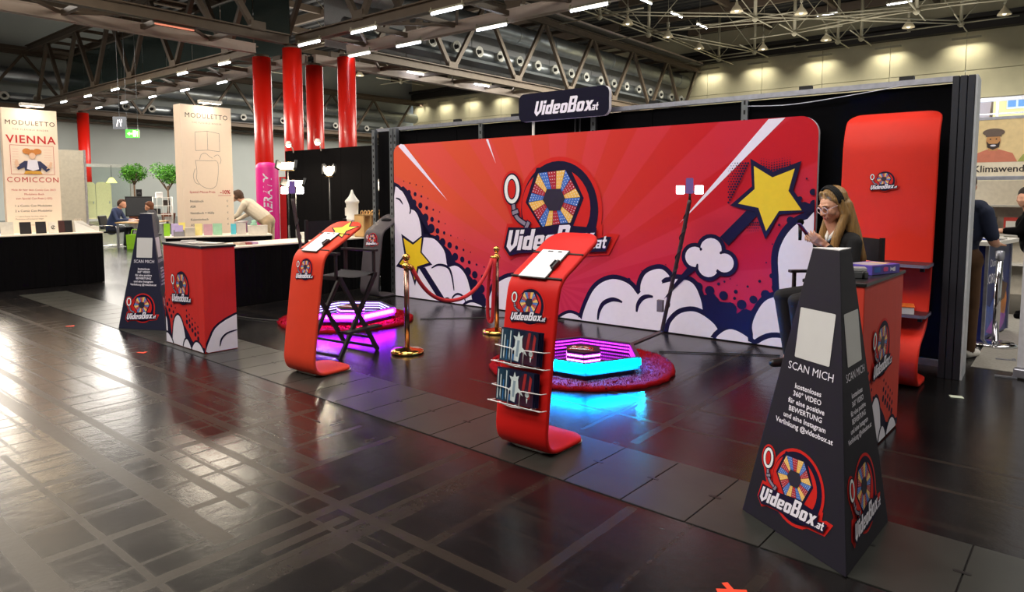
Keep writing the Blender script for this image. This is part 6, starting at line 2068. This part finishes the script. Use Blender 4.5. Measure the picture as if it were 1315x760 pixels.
for x, y in ((-.3, -.6), (.5, -.6), (-.3, .8), (.5, .8)):
    MB().box((x, y, .362), (.05, .05, .72)).build('leg', ALU, dk)
lp = thing('paper_pile', 'white papers lying on the desk between the two people', 'paper', (-21.8, 8.6, .757), R(30))
for k in range(4):
    MB().box((.01 * k, .02 * k, .006 + .011 * k), (.3, .21, .01), rz=.2 * k).build('sheet', mat('paper', (235, 232, 238), .7), lp)
p2 = thing('person', 'person with short brown hair seated across the desk, facing the man', 'person', (-21.3, 8.95, 0))
pr_ = [((0, 0, .5), (0, 0, .8), .15, .15, 1), ((0, 0, .8), (-.05, 0, 1.0), .15, .13, 1), ((-.05, .11, 1.02), (-.05, -.11, 1.02), .08, .08, 1), ((-.06, 0, 1.05), (-.1, 0, 1.14), .055, .05, 0), ((-.12, 0, 1.2), (-.13, 0, 1.21), .1, .095, 0), ((-.18, 0, 1.14), (-.185, 0, 1.13), .055, .05, 0), ((-.225, 0, 1.18), (-.235, 0, 1.17), .017, .015, 0)]
for s in (1, -1):
    pr_ += [((-.05, .17 * s, 1.0), (-.2, .2 * s, .8), .06, .045, 1), ((-.2, .2 * s, .8), (-.42, .1 * s, .8), .042, .03, 0)]
    for k in range(4):
        pr_ += [((-.42, (.1 + .02 * (k - 1.5)) * s, .80), (-.5, (.1 + .024 * (k - 1.5)) * s, .785), .014, .011, 0)]
    pr_ += [((0, .09 * s, .5), (-.35, .12 * s, .5), .085, .065, 2), ((-.35, .12 * s, .5), (-.32, .12 * s, .08), .06, .045, 2), ((-.32, .12 * s, .05), (-.45, .12 * s, .04), .045, .036, 2)]
human('body', pr_, .014, [SKIN, mat('grey_jumper', (70, 70, 76), .8), JEAN], p2, 2)
human('hair', [((-.08, 0, 1.25), (-.1, 0, 1.27), .105, .1, 0), ((-.18, .03, 1.29), (-.18, -.03, 1.29), .04, .04, 0), ((-.05, 0, 1.16), (-.06, 0, 1.2), .07, .08, 0)], .012, [mat('auburn_hair', (110, 64, 40), .7)], p2, 1)
p2.rotation_euler.z = R(42)
st_ = thing('stool', 'plain stool under the person across the desk', 'stool', (-21.28, 8.96, 0))
MB().lathe([(.19, .34), (.2, .36), (.19, .38)], n=16).build('seat', BLKP, st_)
for k in range(4):
    a = R(45 + 90 * k)
    MB().bar((.13 * math.cos(a), .13 * math.sin(a), .35), (.2 * math.cos(a), .2 * math.sin(a), .0), .025).build('leg', CHROME, st_)
bg = thing('green_bag', 'lime green bag on the floor under the desk', 'bag', (-20.9, 8.25, 0), R(42))
MB().prism([(-.18, 0), (.18, 0), (.2, .42), (-.2, .42)], fr((0, 0, 0), (1, 0, 0), (0, 0, 1)), -.12, .12).build('bag_body', mat('lime_green', (140, 200, 40), .6), bg, bevel=.03)
MB().tube(smooth_path([(-.1, 0, .42), (-.07, 0, .55), (.07, 0, .55), (.1, 0, .42)], 4), .012, 6).build('handle', mat('lime_green', (140, 200, 40), .6), bg)
tv = thing('display_screen', 'large dark grey screen standing behind the desk', 'screen', (-28.5, 11.45, 0), R(72))
MB().box((0, 0, 1.08), (.95, .08, .78)).build('screen_case', BLKP, tv)
MB().box((0, -.043, 1.08), (.88, .006, .7)).build('screen_face', mat('grey_screen', (62, 66, 70), .3), tv)
MB().box((0, 0, .35), (.1, .08, .7)).box((0, 0, .02), (.6, .4, .04)).build('stand', BLKP, tv)
spk = thing('speaker', 'small black speaker standing on the grey screen', 'speaker', (-28.5, 11.47, 1.474), R(72))
MB().box((0, 0, .14), (.2, .07, .28)).build('case', BLKP, spk, bevel=.005)
MB().lathe([(.06, 0), (.055, .01), (.02, .005)], n=16).build('driver', mat('driver_grey', (50, 50, 54), .5), spk).matrix_local = Matrix.Translation((0, -.036, .1)) @ Matrix.Rotation(R(90), 4, 'X')
rk = thing('wire_shelf', 'white wire shelf with clutter right of the grey screen', 'shelf', (-28.3, 12.25, 0), R(72))
for x in (-.35, .35):
    for y in (-.18, .18):
        MB().cyl((x, y, 0), (x, y, 1.45), .015, n=8).build('post', WPLAST, rk)
for z in (.4, .75, 1.1, 1.42):
    MB().box((0, 0, z), (.72, .38, .02)).build('shelf_tray', WPLAST, rk)
for x in (-.2, 0, .2):
    MB().cyl((x, -.19, .4), (x, -.19, 1.42), .008, n=6).build('wire', WPLAST, rk)
for i, (x, z, s, c, lb) in enumerate(((-.2, .76, .22, (40, 40, 44), 'dark box on the middle tray of the wire shelf'), (.15, 1.11, .2, (60, 50, 46), 'brown black box on the upper tray of the wire shelf'), (-.1, 1.43, .2, (226, 226, 226), 'white machine on top of the wire shelf'), (.2, .41, .24, (180, 180, 176), 'light grey box on the lowest tray of the wire shelf'))):
    Mz = Matrix.Rotation(R(72), 3, 'Z')
    p = Vector((-28.3, 12.25, 0)) + Mz @ Vector((x, 0, 0))
    o = thing('shelf_box', lb, 'box', (p.x, p.y, z + .001), R(72))
    MB().box((0, 0, s / 2), (.25, .25, s)).build('box_body', mat('boxcol_%d' % i, c, .5), o, bevel=.01)
    MB().box((0, 0, s + .006), (.2, .2, .012)).build('lid', mat('boxcol_%d' % i, c, .5), o)
cb = thing('counter_block', 'white block with a bright small screen right of the wire shelf', 'cabinet', (-28.1, 13.3, 0), R(72))
MB().box((0, 0, .55), (.7, .5, 1.1)).build('cabinet_body', WPLAST, cb, bevel=.01)
MB().box((.1, -.15, 1.25), (.28, .03, .24)).build('small_screen', mat('lit_pale_screen', (200, 220, 255), .4, emit=1.6), cb)
MB().box((.1, -.15, 1.115), (.05, .05, .03)).build('screen_foot', BLKP, cb)
bo = thing('glass_booth', 'grey framed glass booth with cream double doors by the far wall', 'booth', (-44.0, 12.4, 0), R(90))
FRB = mat('grey_booth_frame', (150, 152, 146), .5)
for x in (0, 2.3, 4.9):
    MB().box((x, 0, 1.64), (.14, .14, 3.28)).build('frame_post', FRB, bo)
MB().box((2.45, 0, 3.2), (5.0, .16, .18)).build('frame_head', FRB, bo)
MB().box((2.45, 0, .06), (5.0, .12, .12)).build('frame_sill', FRB, bo)
for x in (1.15, 3.6):
    MB().box((x, .05, 1.65), (2.2 if x < 2 else 2.5, .02, 2.95)).build('glass_pane', mat('booth_glass', (226, 236, 232), .05, trans=1, noise=0), bo)
DOOR = mat('cream_door', (226, 214, 166), .5)
for x in (.5, 2.75, 3.62):
    d_ = MB().prism(rrect(-.42, 0, .42, 2.25, .2, 4)[0:0] + [(-.42, .1), (.42, .1)] + circ(.22, 2.05, .2, n=5, a0=0, a1=90) + circ(-.22, 2.05, .2, n=5, a0=90, a1=180), fr((x, .8, 0), (1, 0, 0), (0, 0, 1)), 0, .06).build('door_leaf', DOOR, bo)
    MB().box((x + .3, .73, 1.05), (.04, .05, .14)).build('door_handle', ALU, d_)
gl_ = thing('ceiling_pendant', 'small glowing yellow green lamp inside the glass booth', 'lamp', (-43.3, 15.95, 2.2))
MB().lathe([(.05, .3), (.12, .25), (.26, .03), (.28, 0)], n=14).build('shade', mat('yellow_green_lamp', (226, 230, 110), .4, emit=2.2), gl_)
MB().cyl((0, 0, .3), (0, 0, 1.0), .015, n=6).build('rod', BLKP, gl_)


def tree(label, loc, h, r, seed):
    rnd = random.Random(seed)
    t = thing('potted_tree', label, 'tree', loc, group='potted trees')
    MB().lathe([(.28, 0), (.36, .5), (.38, .52), (.33, .52), (.32, .46)], n=16).build('pot', mat('brown_pot', (120, 70, 50), .6), t)
    MB().tube([(0, 0, .45), (.05, .02, h * .4), (0, .03, h - r * .6)], .06, 8, radii=[.07, .055, .05]).build('trunk', mat('tree_bark', (86, 66, 48), .9, noise=.3), t)
    br = MB()
    for k in range(6):
        a = rnd.uniform(0, 6.28)
        br.tube([(0, .03, h - r * .9), (r * .5 * math.cos(a), r * .5 * math.sin(a), h - r * .1)], .025, 5)
    br.build('branch', MATS['tree_bark'], t)['kind'] = 'stuff'
    b = MB()
    cl = [(rnd.uniform(-.55, .55) * r, rnd.uniform(-.55, .55) * r, rnd.uniform(-.4, .45) * r, rnd.uniform(.35, .55) * r) for _ in range(11)]
    for i in range(2600):
        cx, cy, cz, cr = cl[i % 11]
        a, e = rnd.uniform(0, 6.28), math.asin(rnd.uniform(-1, 1))
        q = cr * rnd.uniform(.6, 1.05)
        p = Vector((cx + q * math.cos(a) * math.cos(e), cy + q * math.sin(a) * math.cos(e), h + cz + q * math.sin(e) * .8))
        u = Vector((rnd.uniform(-1, 1), rnd.uniform(-1, 1), rnd.uniform(-1, .4))).normalized() * rnd.uniform(.07, .12)
        w = u.cross(Vector((rnd.uniform(-1, 1), rnd.uniform(-1, 1), 1))).normalized() * u.length * .35
        b.add([p, p + u * .5 + w, p + u, p + u * .5 - w], [(0, 1, 2, 3)], i % 2)
    b.build('foliage', [mat('leaf_green', (58, 120, 30), .55, noise=.3), mat('leaf_light_green', (96, 160, 44), .55, noise=.3)], t)['kind'] = 'stuff'


tree('round crowned potted tree partly behind the second banner', (-38, 16.75, 0), 2.55, .95, 3)
tree('potted tree with flat crown right of the glass booth', (-42.3, 16.75, 0), 2.8, .85, 9)

# man bending over the table behind the second banner
bm_ = thing('person', 'person in cream long sleeved shirt bending forward over the table', 'person', (-15.1, 9.0, 0))
CRS = mat('cream_shirt', (240, 226, 204), .8, noise=.08)
pr_ = [((0, .0, .93), (-.1, .0, 1.0), .17, .17, 2), ((-.1, 0, 1.02), (-.48, 0, 1.3), .175, .18, 1), ((-.48, .14, 1.36), (-.48, -.14, 1.36), .1, .1, 1), ((-.55, 0, 1.4), (-.68, 0, 1.45), .065, .06, 0),
       ((-.74, 0, 1.52), (-.76, 0, 1.52), .105, .1, 0), ((-.82, 0, 1.46), (-.83, 0, 1.45), .06, .055, 0), ((-.86, 0, 1.5), (-.88, 0, 1.48), .018, .018, 0)]
for s in (1, -1):
    pr_ += [((-.48, .22 * s, 1.33), (-.62, .27 * s, 1.08), .075, .058, 1), ((-.62, .27 * s, 1.08), (-.86, .2 * s, .95), .055, .042, 1), ((-.86, .2 * s, .95), (-.93, .19 * s, .93), .035, .032, 0)]
    for k in range(4):
        pr_ += [((-.93, (.19 + .022 * (k - 1.5)) * s, .93), (-1.0, (.19 + .028 * (k - 1.5)) * s, .905), .014, .011, 0)]
    pr_ += [((.02, .1 * s, .9), (.03, .11 * s, .5), .1, .07, 2), ((.03, .11 * s, .5), (.06, .11 * s, .1), .068, .05, 2), ((.05, .11 * s, .05), (-.12, .12 * s, .04), .05, .04, 3)]
human('body', pr_, .014, [SKIN, CRS, mat('beige_trousers', (206, 180, 146), .8), BLKP], bm_, 2)
human('hair', [((-.71, 0, 1.56), (-.72, 0, 1.58), .115, .11, 0), ((-.78, .03, 1.62), (-.78, -.03, 1.62), .05, .05, 0), ((-.65, 0, 1.5), (-.68, 0, 1.52), .07, .08, 0), ((-.73, .08, 1.5), (-.73, -.08, 1.5), .05, .05, 0)], .012, [HR], bm_, 1)
bm_.rotation_euler.z = R(35)
t4 = thing('work_table', 'grey work table under the bending person', 'table', (-16.6, 8.6, 0), R(35))
MB().box((0, 0, .86), (.7, 1.5, .04)).build('table_top', WPLAST, t4)
for x, y in ((-.3, -.7), (.3, -.7), (-.3, .7), (.3, .7)):
    MB().box((x, y, .42), (.05, .05, .84)).build('leg', ALU, t4)

# ================================================================== RIGHT SIDE: AISLE AND STANDS BEYOND
mn = thing('person', 'man in dark blue tee and brown trousers seen from behind beyond the end post', 'person', (-.87, 7.95, 0))
TEE = mat('navy_tee', (26, 36, 62), .8, noise=.1)
BRN = mat('brown_trousers', (82, 54, 28), .85, noise=.15)
pr_ = [((0, .05, .95), (0, -.05, .95), .145, .145, 2), ((0, 0, 1.0), (0, 0, 1.15), .14, .145, 1), ((0, .06, 1.2), (0, .08, 1.38), .12, .11, 1), ((0, -.06, 1.2), (0, -.08, 1.38), .12, .11, 1), ((0, .14, 1.46), (0, -.14, 1.46), .08, .08, 1), ((0, 0, 1.5), (.02, 0, 1.58), .06, .055, 0)]
for s in (1, -1):
    pr_ += [((0, .2 * s, 1.42), (.03, .25 * s, 1.2), .07, .062, 1), ((.03, .25 * s, 1.2), (.05, .26 * s, 1.14), .05, .047, 0), ((.05, .26 * s, 1.14), (.3, .16 * s, 1.10), .046, .033, 0), ((.3, .16 * s, 1.10), (.36, .14 * s, 1.1), .033, .03, 0)]
    for k in range(4):
        pr_ += [((.36, (.14 + .02 * (k - 1.5)) * s, 1.1), (.44, (.14 + .024 * (k - 1.5)) * s, 1.085), .013, .01, 0)]
    pr_ += [((0, .09 * s, .92), (.02, .1 * s, .5), .095, .075, 2), ((.02, .1 * s, .5), (0, .11 * s, .1), .072, .062, 2), ((-.03, .11 * s, .045), (.13, .12 * s, .04), .048, .038, 3)]
pr_ += head_prims((.03, 0, 1.68), lv(1, 0, 0), lv(0, 1, 0), lv(0, 0, 1), 1.0, 0)
human('body', pr_, .012, [SKIN, TEE, BRN, WPLAST], mn, 2)
human('hair', [((.0, 0, 1.71), (-.01, 0, 1.73), .1, .098, 0), ((-.05, 0, 1.66), (-.06, 0, 1.62), .075, .06, 0)], .012, [HR], mn, 1)
# emblem printed on the back of the tee, on a shell of the shirt
eb = MB()
cxb, czb = 0, 1.3


def shirt(u, w):
    return (-.155 + .22 * u * u, u, w)


for r0_, r1_, a0, a1 in ((.085, .11, 20, 160), (.085, .11, 200, 340), (.035, .06, -60, 200), (.0, .02, 0, 360)):
    vs, n_ = [], 18
    for i in range(n_ + 1):
        a = R(a0 + (a1 - a0) * i / n_)
        for q in (r0_, r1_):
            vs.append(shirt(-.075 + q * math.cos(a), czb + q * math.sin(a)))
    eb.add(vs, [(2 * i, 2 * i + 2, 2 * i + 3, 2 * i + 1) for i in range(n_)])
eb.build('emblem_print', mat('gold_emblem', (206, 190, 90), .6), mn)
mn.rotation_euler.z = R(68)
hc_ = thing('promo_counter', 'dark blue promotion counter with white top beyond the end post', 'counter', (-.76, 9.31, .006), R(82))
pts = [(-.62, .0), (.62, .0), (.5, .42), (-.5, .42)]
FZ = fr((0, 0, 0), (1, 0, 0), (0, 1, 0))
MB().prism([(-.5, -.1), (.5, -.1), (.45, .3), (-.45, .3)], FZ, .02, 1.04).build('printed_body', mat('deep_blue_print', (26, 36, 104), .4, noise=.5, scale=4), hc_)
MB().prism(rrect(-.58, -.18, .58, .4, .12, 5), FZ, 1.04, 1.08).build('counter_top', WPLAST, hc_)
for x in (-.5, .5):
    MB().box((x, -.1, .53), (.03, .03, 1.02)).build('edge_profile', ALU, hc_)
F = fr((0, -.1, 0), (1, 0, 0), (0, 0, 1))
for F_, w_ in ((F, .45), (fr((-.4765, .1, 0), (-.05 * 0 + .0, -1, 0), (0, 0, 1)), .19)):
    q = MB()
    k_ = w_ / .45
    for pts, mi in ((circ(.1, .2, .3, .16, 20), 0), (circ(.28, .36, .14, .16, 18), 1), ([(-.45, .06), (-.1, .06), (.1, .3), (-.1, .5), (-.3, .36), (-.45, .4)], 3), ([(-.2, .46), (.1, .62), (.42, .56), (.3, .4), (.0, .36)], 2), ([(-.42, .1), (-.2, .05), (.3, .1), (.4, .2), (.0, .28)], 0), (circ(.12, .32, .07, n=12), 1)):
        q.poly([(x * k_, z) for x, z in pts], F_, .003 + .0008 * len(q.f), mi)
    q.build('fantasy_print', [mat('print_violet', (150, 70, 176), .4, noise=.5, scale=9), mat('print_orange', (206, 120, 50), .4, noise=.5, scale=9), mat('print_brown', (96, 62, 40), .4, noise=.5, scale=9), mat('print_blue', (44, 80, 170), .4, noise=.5, scale=9)], hc_)
put_text(hc_, (F[0] + F[2] * .80 + F[1] * -.2, F[1], F[2], F[3]), 'Disney', .12, WHITE, .003)
put_text(hc_, (F[0] + F[2] * .62 + F[1] * -.14, F[1], F[2], F[3]), 'LORCANA', .15, WHITE, .004, bold=.002)
Fs2 = fr((.5, -.1, 0), (-.05, .4, 0), (0, 0, 1))
pb = thing('paper_pad', 'blue and white papers lying on the white counter top', 'paper', (-.82, 9.2, 1.0875), R(15))
MB().box((0, 0, .005), (.3, .2, .01)).build('pad', mat('blue_pad', (60, 80, 170), .5), pb)
MB().box((.12, .04, .02), (.2, .2, .02)).build('sheets', WPLAST, pb)
cs = thing('barrier_post', 'chrome barrier post with round base beyond the end post', 'stanchion', (-.615, 8.72, .006))
MB().lathe([(.2, 0), (.2, .02), (.17, .035), (.03, .05)], n=28).build('base', CHROME, cs)
MB().cyl((0, 0, .04), (0, 0, .93), .032, n=16).build('pole', CHROME, cs)
MB().lathe([(.036, .9), (.04, .92), (.04, .99), (.02, 1.0)], n=16).build('belt_head', ALU, cs)
ru = thing('rollup_banner', 'silver roll-up banner edge standing at the right border', 'banner', (.08, 7.25, .002), R(-6))
MB().box((.0, 0, .05), (.9, .1, .08)).build('cassette', ALU, ru, bevel=.01)
MB().box((.0, 0, 1.12), (.86, .012, 2.05)).build('banner_sheet', mat('pale_rollup', (206, 206, 214), .4), ru)
MB().box((.0, 0, 2.15), (.9, .03, .035)).build('top_bar', ALU, ru)
MB().cyl((0, .03, .08), (0, .03, 2.14), .01, n=8).build('pole', ALU, ru)
for s in (-.3, .3):
    MB().box((s, 0, .008), (.03, .42, .012)).build('foot', ALU, ru)
kb = thing('stand_banner', 'beige banner with a smiling bearded man in a beret and dark lettering', 'banner', (-.83, 12.0, .002))
MB().box((0, 0, 2.24), (1.3, .04, .8)).build('banner_board', mat('beige_banner', (240, 214, 160), .6), kb)
MB().box((0, -.022, 1.94), (1.3, .004, .2)).build('text_field', mat('pale_beige_banner', (244, 230, 206), .6), kb)
for s in (-.66, .66):
    MB().box((s, 0, 1.32), (.04, .05, 2.64)).build('frame_post', ALU, kb)
MB().box((0, 0, 2.66), (1.36, .05, .04)).build('frame_bar', ALU, kb)
MB().box((0, 0, 1.81), (1.36, .05, .05)).build('frame_bar', ALU, kb)
F = fr((0, -.025, 0), (1, 0, 0), (0, 0, 1))
q = MB()
for pts, mi in (([(-.42, 2.04), (-.38, 2.16), (-.24, 2.22), (-.1, 2.22), (.06, 2.16), (.12, 2.04)], 0), ([(-.68 + .03, 2.04), (-.65, 2.18), (-.56, 2.2), (-.46, 2.14), (-.42, 2.04)], 4), ([(.12, 2.04), (.18, 2.14), (.4, 2.2), (.6, 2.12), (.64, 2.04)], 5), ([(-.22, 2.2), (-.12, 2.2), (-.1, 2.28), (-.24, 2.28)], 1), (circ(-.17, 2.34, .085, .115, 20), 1), ([(-.25, 2.34), (-.24, 2.25), (-.17, 2.215), (-.1, 2.25), (-.09, 2.34), (-.12, 2.3), (-.22, 2.3)], 2), (circ(-.17, 2.275, .035, .014, 12), 6), (circ(-.17, 2.46, .13, .055, 20), 3), ([(-.26, 2.4), (-.08, 2.4), (-.07, 2.45), (-.27, 2.45)], 3), (circ(-.205, 2.365, .01, n=8), 2), (circ(-.135, 2.365, .01, n=8), 2), (circ(-.57, 2.28, .05, .08, 14), 2), (circ(.38, 2.33, .085, .11, 18), 1), (circ(.38, 2.42, .095, .06, 16), 2)):
    q.poly(pts, F, .001 + .0004 * len(q.f), mi)
q.build('portrait_print', [mat('salmon_print', (214, 130, 104), .6), mat('tan_print', (206, 150, 96), .6), mat('beard_print', (56, 44, 40), .6), mat('beret_print', (110, 94, 84), .6), mat('teal_print', (60, 110, 106), .6), mat('olive_print', (170, 176, 96), .6), WHITE], kb)
put_text(kb, (F[0] + F[2] * 1.90 + F[1] * -.40, F[1], F[2], F[3]), 'Klimawende', .135, mat('dark_letter', (46, 36, 36), .6), .002, align='LEFT', bold=.002)
bk_ = thing('stand_cabinet', 'pale stand wall with shelves below the beige banner', 'cabinet', (-.4, 13.2, .002))
MB().box((0, .2, .9), (2.0, .05, 1.8)).build('back_panel', mat('pale_stand', (214, 206, 190), .6), bk_)
for z in (.5, .95, 1.4):
    MB().box((0, 0, z), (2.0, .4, .03)).build('shelf_board', WPLAST, bk_)
for i, (x, z, c, lb) in enumerate(((-.7, .97, (60, 40, 36), 'dark figure box on the pale stand shelf, left'), (-.4, .97, (190, 60, 50), 'red box on the pale stand shelf'), (-.1, .97, (220, 220, 226), 'white box in the middle of the pale stand shelf'), (.25, .97, (70, 90, 140), 'blue box on the pale stand shelf'))):
    o = thing('goods_box', lb, 'box', (-.4 + x, 13.15, z))
    MB().box((0, 0, .13), (.2, .2, .25)).build('box_body', mat('goods_%d' % i, c, .5), o)
    MB().box((0, -.101, .15), (.14, .003, .1)).build('box_print', WPLAST, o)
p3 = thing('person', 'person in black jacket leaning over the counter beyond the end post', 'person', (-.42, 10.9, 0))
pr_ = [((0, .05, .95), (0, -.05, .95), .15, .15, 0), ((0, 0, 1.0), (-.05, -.05, 1.2), .16, .16, 0), ((-.05, .14, 1.32), (-.05, -.14, 1.32), .09, .09, 0), ((-.07, -.03, 1.38), (-.1, -.06, 1.46), .06, .055, 1)]
pr_ += head_prims((-.12, -.08, 1.53), lv(-.7, -.7, 0).normalized(), lv(.7, -.7, 0).normalized(), lv(0, 0, 1), .95, 1)
for s in (1, -1):
    pr_ += [((-.05, .2 * s, 1.3), (-.15, .24 * s, 1.12), .07, .055, 0), ((-.15, .24 * s, 1.12), (-.3, .1 * s - .1, 1.12), .05, .04, 0), ((-.3, .1 * s - .1, 1.12), (-.38, .08 * s - .14, 1.115), .032, .03, 1)]
    for k in range(4):
        pr_ += [((-.38, .08 * s - .14 + .02 * (k - 1.5), 1.115), (-.45, .08 * s - .18 + .024 * (k - 1.5), 1.11), .013, .01, 1)]
    pr_ += [((0, .09 * s, .92), (0, .1 * s, .5), .095, .075, 0), ((0, .1 * s, .5), (0, .11 * s, .1), .07, .055, 0), ((.03, .11 * s, .045), (-.13, .12 * s, .04), .048, .038, 0)]
human('body', pr_, .013, [BLK, SKIN], p3, 2)
human('hair', [((-.1, -.05, 1.57), (-.1, -.05, 1.59), .1, .1, 0), ((-.06, -.03, 1.5), (-.05, -.02, 1.45), .07, .06, 0)], .012, [mat('dark_hair', (40, 30, 26), .7)], p3, 1)
fm = MB().box((.6, 9.3, .003), (2.6, 3.6, .006)).build('carpet_tile', mat('pale_carpet', (150, 146, 138), .9, noise=.2, scale=40))
tag(fm, 'pale grey carpet of the stand beyond the end post', 'carpet')
for k in range(2):
    lbx = thing('flat_bracket', ('silver floor bracket by the right edge, farther one', 'silver floor bracket by the right edge, nearer one')[k], 'bracket', (-.47 + .05 * k, 8.0 - .75 * k, .002), R(10))
    MB().box((.0, 0, .006), (.16, .035, .012)).box((.06, 0, .018), (.03, .03, .012)).build('plate', ALU, lbx)
